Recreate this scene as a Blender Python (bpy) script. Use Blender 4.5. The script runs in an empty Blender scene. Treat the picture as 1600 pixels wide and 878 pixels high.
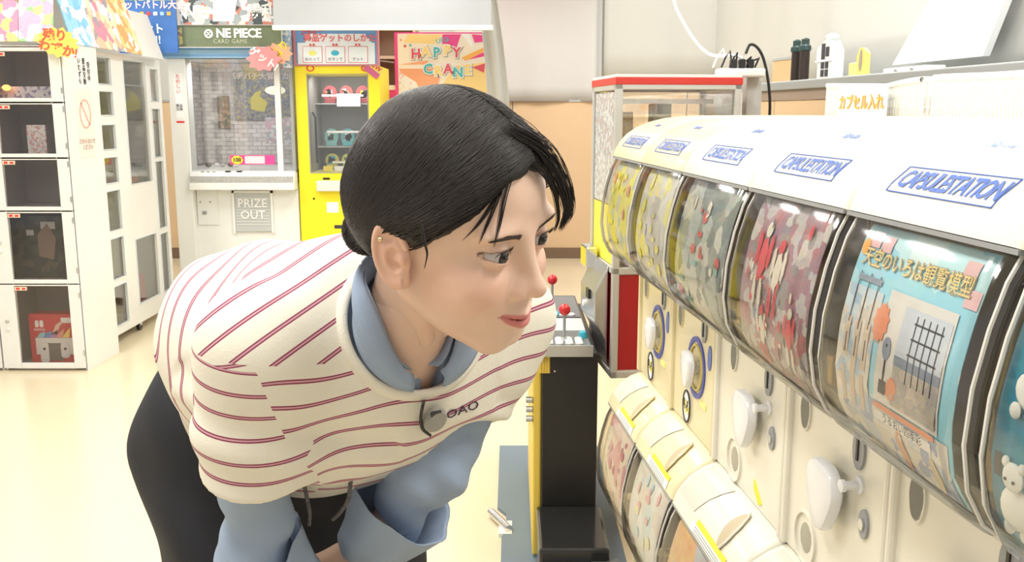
import bpy, bmesh, math, random
import numpy as np
from mathutils import Vector, Matrix
R = random.Random(7)
scene = bpy.context.scene
COL = scene.collection
# ------------------------------------------------------------------ camera, world, light, exposure
F, PITCH, CAMH = 1450.0, math.atan(264/1450.0), 1.40          # focal length in pixels of the 1600 px wide frame
SP, CP = math.sin(PITCH), math.cos(PITCH)
cam_data = bpy.data.cameras.new('camera'); cam = bpy.data.objects.new('camera', cam_data); COL.objects.link(cam)
cam.location = (0, 0, CAMH); cam.rotation_euler = (math.pi/2-PITCH, 0, 0)
cam_data.sensor_fit = 'HORIZONTAL'; cam_data.sensor_width = 36; cam_data.lens = 36*F/1600
cam_data.clip_start = .05; cam_data.clip_end = 60
scene.camera = cam
w = bpy.data.worlds.new('world'); scene.world = w; w.use_nodes = True
w.node_tree.nodes['Background'].inputs[0].default_value = (1.0, .99, .96, 1)
w.node_tree.nodes['Background'].inputs[1].default_value = .52
scene.view_settings.view_transform = 'Standard'; scene.view_settings.look = 'None'
scene.view_settings.exposure = .28; scene.view_settings.gamma = 1
CEIL = 2.9
LIGHTS = [(x, y) for y in (.6, 2.9, 5.2, 7.5) for x in (-2.6, -.7, 1.1)]
LAMPS = []
for (x, y) in LIGHTS:
    ld = bpy.data.lights.new('ceiling_lamp', 'AREA'); ld.shape = 'RECTANGLE'; ld.size = .28; ld.size_y = 1.15
    ld.energy = 25; ld.color = (1, .985, .95)
    lo = bpy.data.objects.new('ceiling_lamp', ld); COL.objects.link(lo); lo.location = (x, y, CEIL-.075); LAMPS.append(lo)

def ray(px, py):
    u, v = px-800, py-439
    return Vector((u, F*CP - v*SP, -F*SP - v*CP))
def at(px, py, Y):                      # the point of the pixel's ray at distance Y down the room
    d = ray(px, py); k = Y/d.y
    return Vector((d.x*k, Y, CAMH+d.z*k))
def atz(px, py, Z):
    d = ray(px, py); k = (Z-CAMH)/d.z
    return Vector((d.x*k, d.y*k, Z))
# ------------------------------------------------------------------ materials
MATS = {}
def mat(name, col, rough=.5, metal=0, bump=0, bscale=80, var=.04, vscale=6, coat=0, spec=.5, emis=None, sss=0):
    if name in MATS: return MATS[name]
    m = bpy.data.materials.new(name); m.use_nodes = True; nt = m.node_tree; b = nt.nodes['Principled BSDF']
    b.inputs['Roughness'].default_value = rough; b.inputs['Metallic'].default_value = metal
    b.inputs['Specular IOR Level'].default_value = spec
    b.inputs['Coat Weight'].default_value = coat
    tc = nt.nodes.new('ShaderNodeTexCoord'); n = nt.nodes.new('ShaderNodeTexNoise'); n.inputs['Scale'].default_value = vscale
    n.inputs['Detail'].default_value = 3
    nt.links.new(tc.outputs['Object'], n.inputs['Vector'])
    mx = nt.nodes.new('ShaderNodeMixRGB'); mx.inputs[1].default_value = (*[c*(1-var) for c in col], 1); mx.inputs[2].default_value = (*[min(1, c*(1+var)) for c in col], 1)
    nt.links.new(n.outputs['Fac'], mx.inputs[0]); nt.links.new(mx.outputs[0], b.inputs['Base Color'])
    if bump:
        n2 = nt.nodes.new('ShaderNodeTexNoise'); n2.inputs['Scale'].default_value = bscale; n2.inputs['Detail'].default_value = 4
        nt.links.new(tc.outputs['Object'], n2.inputs['Vector'])
        bp = nt.nodes.new('ShaderNodeBump'); bp.inputs['Strength'].default_value = bump; bp.inputs['Distance'].default_value = .002
        nt.links.new(n2.outputs['Fac'], bp.inputs['Height']); nt.links.new(bp.outputs[0], b.inputs['Normal'])
    if emis:
        b.inputs['Emission Color'].default_value = (*emis[0], 1); b.inputs['Emission Strength'].default_value = emis[1]
    if sss:
        b.inputs['Subsurface Weight'].default_value = sss; b.inputs['Subsurface Radius'].default_value = (.012, .005, .003); b.inputs['Subsurface Scale'].default_value = .5
    MATS[name] = m; return m
def glass(name, tint=(1, 1, 1), refl=.10, rough=.03, blend=.3):
    if name in MATS: return MATS[name]
    m = bpy.data.materials.new(name); m.use_nodes = True; nt = m.node_tree; nt.nodes.clear()
    o = nt.nodes.new('ShaderNodeOutputMaterial'); t = nt.nodes.new('ShaderNodeBsdfTransparent'); t.inputs[0].default_value = (*tint, 1)
    g = nt.nodes.new('ShaderNodeBsdfGlossy'); g.inputs['Roughness'].default_value = rough
    lw = nt.nodes.new('ShaderNodeLayerWeight'); lw.inputs[0].default_value = blend
    ma = nt.nodes.new('ShaderNodeMath'); ma.operation = 'MULTIPLY_ADD'; ma.inputs[1].default_value = .6; ma.inputs[2].default_value = refl; ma.use_clamp = True
    nt.links.new(lw.outputs['Fresnel'], ma.inputs[0])
    mx = nt.nodes.new('ShaderNodeMixShader'); nt.links.new(ma.outputs[0], mx.inputs[0])
    nt.links.new(t.outputs[0], mx.inputs[1]); nt.links.new(g.outputs[0], mx.inputs[2]); nt.links.new(mx.outputs[0], o.inputs[0])
    MATS[name] = m; return m
def printed(name, cols, scale=9, detail=2.5, seed=0, rough=.35, distort=1.0, noise=.35):
    """busy printed sheet: patches of the listed inks"""
    distort *= 1; sc0 = scale; scale = scale*2.3 if scale < 50 else scale
    if name in MATS: return MATS[name]
    m = bpy.data.materials.new(name); m.use_nodes = True; nt = m.node_tree; b = nt.nodes['Principled BSDF']; b.inputs['Roughness'].default_value = rough
    tc = nt.nodes.new('ShaderNodeTexCoord'); mp = nt.nodes.new('ShaderNodeMapping'); mp.inputs['Location'].default_value = (seed*3.7, seed*1.3, seed*2.1)
    nt.links.new(tc.outputs['Object'], mp.inputs[0])
    n = nt.nodes.new('ShaderNodeTexNoise'); n.inputs['Scale'].default_value = scale*1.5; n.inputs['Detail'].default_value = detail
    nt.links.new(mp.outputs[0], n.inputs['Vector'])
    ad = nt.nodes.new('ShaderNodeMixRGB'); ad.blend_type = 'ADD'; ad.inputs[0].default_value = .12*distort*6/scale
    nt.links.new(mp.outputs[0], ad.inputs[1]); nt.links.new(n.outputs['Color'], ad.inputs[2])
    v = nt.nodes.new('ShaderNodeTexVoronoi'); v.inputs['Scale'].default_value = scale; nt.links.new(ad.outputs[0], v.inputs['Vector'])
    sx = nt.nodes.new('ShaderNodeSeparateColor'); nt.links.new(v.outputs['Color'], sx.inputs[0])
    cr = nt.nodes.new('ShaderNodeValToRGB'); cr.color_ramp.interpolation = 'CONSTANT'
    els = cr.color_ramp.elements
    while len(els) < len(cols): els.new(.5)
    for i, c in enumerate(cols): els[i].position = i/len(cols); els[i].color = (*c, 1)
    nt.links.new(sx.outputs[0], cr.inputs[0])
    mx = nt.nodes.new('ShaderNodeMixRGB'); mx.blend_type = 'OVERLAY'; mx.inputs[0].default_value = noise
    n2 = nt.nodes.new('ShaderNodeTexNoise'); n2.inputs['Scale'].default_value = scale*4; nt.links.new(mp.outputs[0], n2.inputs['Vector'])
    nt.links.new(cr.outputs[0], mx.inputs[1]); nt.links.new(n2.outputs['Color'], mx.inputs[2]); nt.links.new(mx.outputs[0], b.inputs['Base Color'])
    MATS[name] = m; return m
# ------------------------------------------------------------------ mesh helpers
class MB:
    def __init__(s): s.v = []; s.f = []
    def add(s, vs, fs):
        o = len(s.v); s.v += [tuple(v) for v in vs]; s.f += [tuple(i+o for i in f) for f in fs]; return s
    def box(s, x0, x1, y0, y1, z0, z1, M=None):
        vs = [Vector(p) for p in ((x0,y0,z0),(x1,y0,z0),(x1,y1,z0),(x0,y1,z0),(x0,y0,z1),(x1,y0,z1),(x1,y1,z1),(x0,y1,z1))]
        if M: vs = [M @ v for v in vs]
        return s.add(vs, [(0,3,2,1),(4,5,6,7),(0,1,5,4),(1,2,6,5),(2,3,7,6),(3,0,4,7)])
    def tube(s, pts, r, n=8, caps=True):
        pts = [Vector(p) for p in pts]; rr = r if hasattr(r, '__len__') else [r]*len(pts)
        vs = []; N = None
        for i, p in enumerate(pts):
            d = (pts[min(i+1, len(pts)-1)]-pts[max(i-1, 0)]).normalized()
            if N is None: N = d.orthogonal().normalized()
            N = (N-d*N.dot(d)).normalized(); B = d.cross(N)
            for k in range(n):
                a = 2*math.pi*k/n; vs.append(p+(N*math.cos(a)+B*math.sin(a))*rr[i])
        fs = [(i*n+k, i*n+(k+1) % n, (i+1)*n+(k+1) % n, (i+1)*n+k) for i in range(len(pts)-1) for k in range(n)]
        if caps: fs += [tuple(range(n))[::-1], tuple((len(pts)-1)*n+k for k in range(n))]
        return s.add(vs, fs)
    def lathe(s, prof, n=24, M=None):
        """prof: (radius, height) about local z"""
        vs = []
        for (r, z) in prof:
            for k in range(n):
                a = 2*math.pi*k/n; vs.append(Vector((r*math.cos(a), r*math.sin(a), z)))
        if M: vs = [M @ v for v in vs]
        fs = [(i*n+k, i*n+(k+1) % n, (i+1)*n+(k+1) % n, (i+1)*n+k) for i in range(len(prof)-1) for k in range(n)]
        fs += [tuple(range(n))[::-1], tuple((len(prof)-1)*n+k for k in range(n))]
        return s.add(vs, fs)
    def ball(s, c, r, n=16, m=10, M=None):
        r = r if hasattr(r, '__len__') else (r, r, r); vs = []
        for i in range(m+1):
            t = math.pi*i/m
            for k in range(n):
                a = 2*math.pi*k/n; p = Vector((r[0]*math.sin(t)*math.cos(a), r[1]*math.sin(t)*math.sin(a), r[2]*math.cos(t)))
                if M: p = M @ p
                vs.append(p+Vector(c))
        return s.add(vs, [(i*n+k, (i+1)*n+k, (i+1)*n+(k+1) % n, i*n+(k+1) % n) for i in range(m) for k in range(n)])
    def prism(s, poly, a0, a1, axis='y', M=None):
        """poly of 2D points extruded along an axis: y -> (x,z), x -> (y,z), z -> (x,y)"""
        n = len(poly); vs = []
        for a in (a0, a1):
            for (p, q) in poly:
                v = Vector({'y': (p, a, q), 'x': (a, p, q), 'z': (p, q, a)}[axis])
                vs.append(M @ v if M else v)
        return s.add(vs, [tuple(range(n)), tuple(range(n, 2*n))[::-1]]+[(i, i+n, (i+1) % n+n, (i+1) % n) for i in range(n)])
    def grid(s, fn, nu, nv):
        vs = [fn(i/nu, j/nv) for i in range(nu+1) for j in range(nv+1)]
        return s.add(vs, [(i*(nv+1)+j, (i+1)*(nv+1)+j, (i+1)*(nv+1)+j+1, i*(nv+1)+j+1) for i in range(nu) for j in range(nv)])
def mesh_from(name, mb, m, smooth=False, fix=True):
    me = bpy.data.meshes.new(name); me.from_pydata(mb.v, [], mb.f)
    if fix:
        bm = bmesh.new(); bm.from_mesh(me); bmesh.ops.remove_doubles(bm, verts=bm.verts, dist=1e-6)
        bmesh.ops.recalc_face_normals(bm, faces=bm.faces); bm.to_mesh(me); bm.free()
    me.materials.append(m)
    if smooth: me.polygons.foreach_set('use_smooth', [True]*len(me.polygons))
    me.update(); return me
def obj(name, mb, m, parent=None, smooth=False, bevel=0, solid=0, label=None, auto=True, fix=True, kind=None):
    me = mb if isinstance(mb, bpy.types.Mesh) else mesh_from(name, mb, m, smooth, fix)
    o = bpy.data.objects.new(name, me); COL.objects.link(o)
    if smooth and auto and not isinstance(mb, bpy.types.Mesh):
        try: me.set_sharp_from_angle(angle=math.radians(42))
        except Exception: pass
    if parent: o.parent = parent
    if solid: md = o.modifiers.new('solid', 'SOLIDIFY'); md.thickness = solid; md.offset = 0
    if bevel: md = o.modifiers.new('bevel', 'BEVEL'); md.width = bevel; md.segments = 2; md.limit_method = 'ANGLE'
    if label: o['label'] = label
    if kind: o['kind'] = kind
    return o
def tag(o, label, cat, group=None):
    o['label'] = label; o['category'] = cat
    if group: o['group'] = group
    return o
def thing(name, label, cat, loc=(0, 0, 0), rz=0, group=None):
    o = bpy.data.objects.new(name, None); COL.objects.link(o); o.location = loc; o.rotation_euler = (0, 0, rz); o.empty_display_size = .1
    return tag(o, label, cat, group)
def struct(name, mb, m, **k): return obj(name, mb, m, kind='structure', **k)
def copy_tree(o, parent=None):
    c = o.copy(); COL.objects.link(c); c.parent = parent
    for ch in list(o.children): copy_tree(ch, c)
    return c
_txt = {}
def text_mesh(s, size=1, shear=0, bold=0, spacing=1.0, align='CENTER', res=2, stretch=1.0):
    """flat triangulated lettering in the xz plane, centred: returns (verts, faces)"""
    key = (s, shear, bold, spacing, align, stretch)
    if key not in _txt:
        c = bpy.data.curves.new('t', 'FONT'); c.body = s; c.size = 1; c.shear = shear; c.offset = bold; c.space_character = spacing
        c.align_x = align; c.align_y = 'CENTER'; c.resolution_u = res
        o = bpy.data.objects.new('t', c); COL.objects.link(o)
        bpy.context.view_layer.update()
        me = bpy.data.meshes.new_from_object(o.evaluated_get(bpy.context.evaluated_depsgraph_get()))
        _txt[key] = ([(v.co.x*stretch, v.co.y) for v in me.vertices], [tuple(p.vertices) for p in me.polygons])
        bpy.data.objects.remove(o); bpy.data.curves.remove(c); bpy.data.meshes.remove(me)
    vs, fs = _txt[key]
    return [(x*size, y*size) for x, y in vs], fs
def lettering(name, s, m, origin, ux, uz, size, parent=None, thick=.0015, fn=None, **k):
    """letters laid on a plane (or through fn(a,b) -> point)"""
    vs, fs = text_mesh(s, size, **k)
    o, ux, uz = Vector(origin), Vector(ux).normalized(), Vector(uz).normalized()
    mb = MB(); mb.add([fn(a, b) if fn else o+ux*a+uz*b for a, b in vs], fs)
    ob = obj(name, mb, m, parent, fix=False)
    if thick: md = ob.modifiers.new('solid', 'SOLIDIFY'); md.thickness = thick; md.offset = 0
    return ob
def smoothstep(a, b, x): t = np.clip((x-a)/(b-a), 0, 1); return t*t*(3-2*t)
def poly_round(pts, r, n=5):
    out = []
    N = len(pts)
    for i in range(N):
        p0, p, p1 = Vector(pts[i-1]), Vector(pts[i]), Vector(pts[(i+1) % N])
        a = p+(p0-p).normalized()*r; b = p+(p1-p).normalized()*r
        for k in range(n+1):
            t = k/n; out.append(tuple(a*(1-t)**2+p*2*t*(1-t)+b*t*t))
    return out
# ------------------------------------------------------------------ shared materials
WHITE = mat('white_plastic', (.80, .80, .78), .35)
WHITE2 = mat('white_painted_metal', (.82, .82, .80), .3)
CREAM = mat('cream_plastic', (.80, .77, .66), .32, coat=.2)
CREAM2 = mat('yellowed_cream_plastic', (.78, .69, .44), .32, coat=.2)
BLACK = mat('black_plastic', (.012, .012, .013), .35)
DARK = mat('dark_brown_interior', (.055, .045, .04), .5)
GREY = mat('grey_plastic', (.32, .33, .34), .4)
STEEL = mat('brushed_aluminium', (.62, .63, .63), .28, .9)
CHROME = mat('chrome', (.8, .8, .8), .12, 1)
RED = mat('red_panel', (.42, .012, .018), .35)
BRIGHTRED = mat('bright_red_plastic', (.60, .01, .02), .22, coat=.5)
YELLOW = mat('yellow_panel', (.90, .76, .02), .4)
PINK = mat('pink_panel', (.80, .07, .30), .4)
BLUE = mat('blue_ink', (.05, .13, .50), .5)
LBLUE = mat('light_blue_band', (.30, .50, .72), .4)
CYAN = mat('cyan_plastic', (.05, .45, .62), .3)
REDINK = mat('red_ink', (.72, .05, .05), .5)
DKINK = mat('dark_ink', (.04, .04, .05), .5)
WHINK = mat('white_ink', (.9, .9, .9), .5)
YELINK = mat('yellow_ink', (.92, .75, .05), .5)
ORINK = mat('orange_ink', (.9, .42, .06), .5)
PAPER = mat('white_paper', (.84, .83, .80), .7)
GLASS = glass('clear_pane'); GLOBE = glass('clear_acrylic', (.97, .96, .93), .09, .08, .25)
SMOKE = glass('smoked_pane', (.95, .93, .92), .04, .05)
# ------------------------------------------------------------------ the row frame of the capsule machines and the right wall
RA = math.atan(.095); RN = Vector((math.cos(RA), math.sin(RA), 0)); RR = Vector((-math.sin(RA), math.cos(RA), 0))
def rowpt(D, t, z): return RN*D+RR*t+Vector((0, 0, z))
def rowM(D, t, z=0): return Matrix.Translation(rowpt(D, t, z)) @ Matrix.Rotation(RA, 4, 'Z')
# ------------------------------------------------------------------ floor, walls, ceiling
floor_m = mat('cream_vinyl_floor', (.74, .64, .45), .22, var=.03, vscale=1.2, bump=.05, bscale=40)
struct('floor', MB().box(-6, 3, -2.5, 9.2, -.1, 0), floor_m)
sheet_m = mat('off_white_wall_sheet', (.61, .605, .575), .7, var=.03, vscale=1.5)
wood_m = mat('pale_wood_panel', (.74, .53, .32), .45, var=.05, vscale=3)
base_m = mat('brown_skirting', (.20, .13, .08), .6)
def sheet(fn_line, L, z0, z1, amp=.02, freq=9, seed=0, tilt=0):
    rr = random.Random(seed); ph = [rr.random()*6 for _ in range(4)]
    def f(u, v):
        a = u*L; o = amp*(math.sin(a*freq+ph[0])*.5+math.sin(a*freq*2.3+ph[1]+v*2)*.3+.2*math.sin(a*freq*4.1+ph[2]))*(.35+.65*(1-v))
        return fn_line(a, o, z0+(z1-z0)*v)
    return MB().grid(f, max(8, int(L*28)), 10)
wb = struct('wall_back', MB().box(-6, 1.2, 8.95, 9.1, 0, CEIL), sheet_m)
for i, (a, b) in enumerate([(-6, -4.5), (-4.49, -3), (-2.99, -1.5), (-1.49, 0), (.01, 1.1)]):
    obj('wood_panel', MB().box(a, b, 8.93, 8.95, .10, 1.50), wood_m, wb, bevel=.004)
struct('baseboard_back', MB().box(-6, 1.2, 8.915, 8.95, 0, .10), base_m)
struct('trim_1', MB().box(-6, 1.2, 8.92, 8.95, 1.495, 1.515), mat('grey_trim', (.45, .46, .45), .5))
tag(obj('wall_sheet', sheet(lambda a, o, z: Vector((-.55+a, 8.90+o, z)), 1.35, 1.50, CEIL-.05, .03, 6, 1), sheet_m, smooth=True, solid=.003),
    'off white sheet hanging against the far back wall above the wood panels', 'wall sheet')
# the partition across the room behind the small red crane case
wm = struct('wall_middle', MB().box(.52, 1.75, 5.05, 5.12, 0, CEIL), sheet_m)
for (a, b) in ((.52, .93), (.935, 1.34), (1.345, 1.75)): obj('wood_panel', MB().box(a, b, 5.035, 5.05, .1, 1.55), wood_m, wm, bevel=.003)
struct('trim_2', MB().box(.5, 1.75, 5.02, 5.05, 1.55, 1.575), mat('pale_trim', (.7, .7, .68), .5))
tag(obj('wall_sheet', sheet(lambda a, o, z: Vector((.475+a, 5.00+o, z)), 1.2, 1.575, CEIL-.05, .014, 7, 4), sheet_m, smooth=True, solid=.003),
    'off white sheet with a dark left edge hanging behind the red topped glass case', 'wall sheet')
obj_edge = tag(obj('sheet_edge_cord', MB().tube([(.475, 4.985, 1.58), (.474, 4.985, 2.1), (.478, 4.985, CEIL-.05)], .006), mat('grey_cord', (.22, .21, .19), .6)),
    'thin dark edge strip running down the left side of the nearer white sheet', 'edge strip')
# right wall with its ledge
M0 = rowM(0, 0)
wr = struct('wall_right', MB().box(1.55, 1.65, -2, 5.4, 0, CEIL, M0), sheet_m)
wl = struct('wall_right_lower', MB().box(1.27, 1.55, -2, 3.62, 0, 1.44, M0), wood_m)
wl['kind'] = 'structure'
t = -1.2
while t < 3.5:
    obj('wood_panel', MB().box(1.262, 1.27, t, min(t+.895, 3.62), .1, 1.44, M0), wood_m, wl, bevel=.002); t += .9
struct('trim_3', MB().box(1.245, 1.55, -2, 3.62, 1.475, 1.505, M0), mat('grey_ledge', (.34, .36, .36), .4), bevel=.004)
struct('trim_4', MB().box(1.258, 1.28, -2, 3.62, 1.44, 1.475, M0), mat('brown_ledge_strip', (.34, .26, .2), .5))
tag(obj('wall_sheet', sheet(lambda a, o, z: rowpt(1.535-abs(o)*.6, -1.4+a, z), 6.6, 1.52, CEIL-.05, .02, 5, 2), sheet_m, smooth=True, solid=.003),
    'off white sheet covering the right wall above the grey ledge', 'wall sheet')
# ceiling with light fittings
struct('ceiling', MB().box(-6, 3, -2.5, 9.2, CEIL, CEIL+.1), mat('white_ceiling', (.8, .8, .78), .8))
lab_row = ['in the row nearest the camera', 'over the capsule machines', 'over the middle of the room', 'near the back wall']
lab_col = ['left', 'centre', 'right']
glow = mat('lamp_diffuser', (.9, .9, .88), .5, emis=((1, .98, .94), 2.0))
for k, (x, y) in enumerate(LIGHTS):
    t_ = thing('ceiling_light', 'white rectangular ceiling light, %s one %s' % (lab_col[k % 3], lab_row[k//3]), 'ceiling light', (x, y, CEIL), 0, 'ceiling lights in a grid')
    obj('housing', MB().box(-.17, .17, -.62, .62, -.05, 0), WHITE2, t_, bevel=.006)
    obj('diffuser', MB().box(-.14, .14, -.58, .58, -.062, -.05), glow, t_)
# white hanging board at the top of the picture
p0, p1 = at(428, 42, 6.2), at(768, 46, 6.2)
hb = thing('hanging_board', 'wide white board hanging from the ceiling above the yellow crane machine', 'hanging board', (p0.x, 6.2, p0.z))
Lw = p1.x-p0.x
obj('panel', MB().prism([(0, 0), (Lw, 0), (Lw-.02, CEIL-p0.z), (0, CEIL-p0.z)], 0, .03), mat('cool_white_board', (.40, .42, .44), .5), hb)
obj('bottom_rail', MB().box(-.01, Lw+.01, -.01, .04, -.02, .01), WHITE2, hb, bevel=.003)
q0, q1 = at(775, 178, 6.9), at(770, 0, 6.9)
tag(obj('drape', MB().grid(lambda u, v: Vector((q0.x+.02+(-.20)*v**1.5+(u-.5)*.16*(1-.3*v), 6.9+.025*math.sin(u*9), q0.z+(CEIL-.02-q0.z)*v)), 16, 12), sheet_m, smooth=True, solid=.004),
    'narrow off white drape falling behind the pink crane machine', 'drape')
# ------------------------------------------------------------------ capsule machines
HOODP = [(0, 0), (.006, .018), (.016, .035), (.034, .055), (.058, .071), (.09, .084), (.13, .094), (.18, .099), (.26, .101), (.50, .101)]
WINP = [(.004, 0), (-.011, -.03), (-.023, -.07), (-.033, -.12), (-.036, -.17), (-.029, -.212), (-.012, -.243), (.016, -.263), (.050, -.273), (.085, -.276)]
def normals2(P, sgn=1):
    out = []
    for i in range(len(P)):
        a = Vector(P[max(i-1, 0)]); b = Vector(P[min(i+1, len(P)-1)]); d = (b-a).normalized(); out.append(Vector((-d.y, d.x))*sgn)
    return out
HN = normals2(HOODP); WN = normals2(WINP, -1)
HL = [0]
for i in range(1, len(HOODP)): HL.append(HL[-1]+(Vector(HOODP[i])-Vector(HOODP[i-1])).length)
def hoodpt(s, y, zb, off=.001):
    x = np.interp(s, HL, [p[0] for p in HOODP]); z = np.interp(s, HL, [p[1] for p in HOODP])
    nx = np.interp(s, HL, [n.x for n in HN]); nz = np.interp(s, HL, [n.y for n in HN])
    return Vector((x+nx*off, y, zb+z+nz*off))
def winpt(z, y, zb, off=0):
    """z measured down from the band edge (negative)"""
    zs = [p[1] for p in WINP][::-1]; x = np.interp(z, zs, [p[0] for p in WINP][::-1]); return Vector((x+off, y, zb+z))
def ends(w, r, n=5):
    out = []
    for k in range(n+1):
        a = math.pi/2*k/n; out.append((r-r*math.sin(math.pi/2-a+0) if False else r*(1-math.sin(a)), r*(1-math.cos(math.pi/2-a))))
    # (y, inset) from the end inwards
    st = [(r*(1-math.cos(math.pi/2*k/n)), r*(1-math.sin(math.pi/2*k/n))) for k in range(n+1)]
    return st+[(w-y, e) for y, e in st[::-1]]
def shell(P, N, w, r, y0=0, zb=0, back=None):
    st = ends(w, r); mb = MB(); n = len(P); vs = []
    for (y, e) in st:
        for p, nn in zip(P, N): vs.append((p[0]-nn.x*e, y0+y, zb+p[1]-nn.y*e))
    fs = [(i*n+k, (i+1)*n+k, (i+1)*n+k+1, i*n+k+1) for i in range(len(st)-1) for k in range(n-1)]
    mb.add(vs, fs)
    if back is not None:                      # side cheeks reaching back
        for i in (0, len(st)-1):
            y, e = st[i]
            for k in range(n-1):
                a = (P[k][0]-N[k].x*e, y0+y, zb+P[k][1]-N[k].y*e); b = (P[k+1][0]-N[k+1].x*e, y0+y, zb+P[k+1][1]-N[k+1].y*e)
                mb.add([a, b, (max(back, b[0]), b[1], b[2]), (max(back, a[0]), a[1], a[2])], [(0, 1, 2, 3)])
    return mb
W_M = .316
KNOB = mat('white_knob', (.80, .80, .82), .25, coat=.3); HOLE = mat('grey_recess', (.20, .20, .17), .5)
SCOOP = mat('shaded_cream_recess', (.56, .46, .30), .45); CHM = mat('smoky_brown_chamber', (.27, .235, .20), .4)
TRAY = mat('grey_cream_tray', (.40, .38, .30), .4)
BRASS = mat('brass_hinge', (.62, .42, .16), .3, .8); RIM = glass('acrylic_edge', (.9, .9, .88), .35, .1, .5)
RIMW = mat('frosted_edge', (.70, .68, .63), .25)
FW = mat('white_figure', (.85, .84, .80), .5)
def oval(rx, rz, n=20): return [(rx*math.cos(2*math.pi*k/n), rz*math.sin(2*math.pi*k/n)) for k in range(n)]
def disc(x0, x1, y, z, rx, rz, n=20): return MB().prism([(y+a, z+b) for a, b in oval(rx, rz, n)], x0, x1, 'x')
def ring(x, y, z, ry, rz, th, dx=.003, n=28):
    mb = MB(); vs = []
    for (k, q) in ((1, x), (1, x-dx), (1-th/ry, x-dx), (1-th/ry, x)):
        for i in range(n):
            a = 2*math.pi*i/n; vs.append((q, y+ry*k*math.cos(a), z+rz*k*math.sin(a)))
    return mb.add(vs, [(j*n+i, ((j+1) % 4)*n+i, ((j+1) % 4)*n+(i+1) % n, j*n+(i+1) % n) for j in range(4) for i in range(n)])
def patch(fn, y0, y1, a0, a1, nu=8, nv=8): return MB().grid(lambda u, v: fn(a0+(a1-a0)*v, y0+(y1-y0)*u), nu, nv)
def card_fn(zb, off=.016): return lambda a, y: winpt(a, y, zb, off)
def machine(t0, upper, body_m, label, card, old=False, w=W_M):
    w = dict(zip([.064, .382, .700, 1.019, 1.344, 1.702, 2.026], [.317, .317, .318, .324, .357, .323, .324]))[t0]
    zb = 1.291 if upper else .640
    M = thing('capsule_machine', label, 'capsule machine', rowpt(.48, t0, 0 if not upper else .64), RA,
              'upper capsule machines' if upper else 'lower capsule machines')
    base = .64 if upper else 0.0; zb -= base
    zlow = zb-.651+.085 if upper else .07
    nh = len(HOODP) if upper else 5
    obj('hood', shell(HOODP[:nh]+([] if upper else [(.088, .083)]), HN[:nh]+([] if upper else [HN[5]]), w, .011, 0, zb, back=None), body_m, M, smooth=True)
    # cabinet: back box, panel and side ribs
    cb = MB().box(.16, .50, .004, w-.004, max(zlow, .03), zb+(.095 if upper else .080))
    cb.box(.085, .16, .004, w-.004, zlow-(.0 if upper else 0), zb-.275)
    obj('cabinet', cb, body_m, M, bevel=.003)
    for y in (.0, w-.014): obj('side_rib', MB().box(.076, .09, y, y+.014, zlow, zb-.272), body_m, M, bevel=.005)
    obj('top_rail', MB().box(.0, .16, .004, w-.004, zb-.006, zb-.001), GREY, M)
    # window chamber
    obj('chamber', MB().box(.135, .16, .004, w-.004, zb-.272, zb-.004).box(.03, .135, .002, .006, zb-.262, zb-.006).box(.03, .135, w-.006, w-.002, zb-.262, zb-.006), CHM, M)
    obj('window', shell(WINP, WN, w-.016, .030, .008, zb, back=.10), GLOBE, M, smooth=True)
    for y, dy in ((.010, .004), (w-.014, .004)):
        pts = [winpt(z, y+dy/2, zb, .010 if True else 0) for z in (-.004, -.03, -.07, -.12, -.17, -.212, -.243, -.262)]
        obj('window_edge', MB().tube(pts, .0022, 6), RIMW, M, smooth=True)
    obj('window_sill', MB().tube([winpt(-.268, .02, zb, -.002), winpt(-.268, w-.02, zb, -.002)], .0035, 6), RIMW, M, smooth=True)
    obj('hinge', MB().box(-.004, .045, .002, .016, zb-.210, zb-.175), BRASS, M, bevel=.002)
    card(M, zb, w)
    if upper: panel_bits(M, zb, old, w)
    else: lower_bits(M, zb, old, w)
    logo(M, zb, w, upper)
    return M
def logo(M, zb, w, upper):
    if not upper: return
    s0 = .045
    def fn(a, b): return hoodpt(s0+b, w*.47-a, zb, .0012)
    lettering('logo', 'CAPSULESTATION', BLUE, (0,)*3, (1, 0, 0), (0, 0, 1), .030, M, 0, fn, shear=.35, bold=.026, spacing=.86, stretch=.80)
    # outline box of the logo, slanted
    L, Hh, sh = .098, .016, .010
    for (a0, b0, a1, b1) in ((-L, -Hh, L-sh, -Hh), (-L+sh, Hh, L, Hh), (-L, -Hh, -L+sh, Hh), (L-sh, -Hh, L, Hh)):
        obj('logo_outline', MB().tube([fn(a0+(a1-a0)*k/8, b0+(b1-b0)*k/8) for k in range(9)], .0007, 5), BLUE, M)
    def fn2(a, b): return hoodpt(.112+b, w*.47-a, zb, .0012)
    lettering('script_logo', 'Bandai', BLUE, (0,)*3, (1, 0, 0), (0, 0, 1), .020, M, 0, fn2, shear=.4, bold=.02, spacing=.9)
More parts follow.
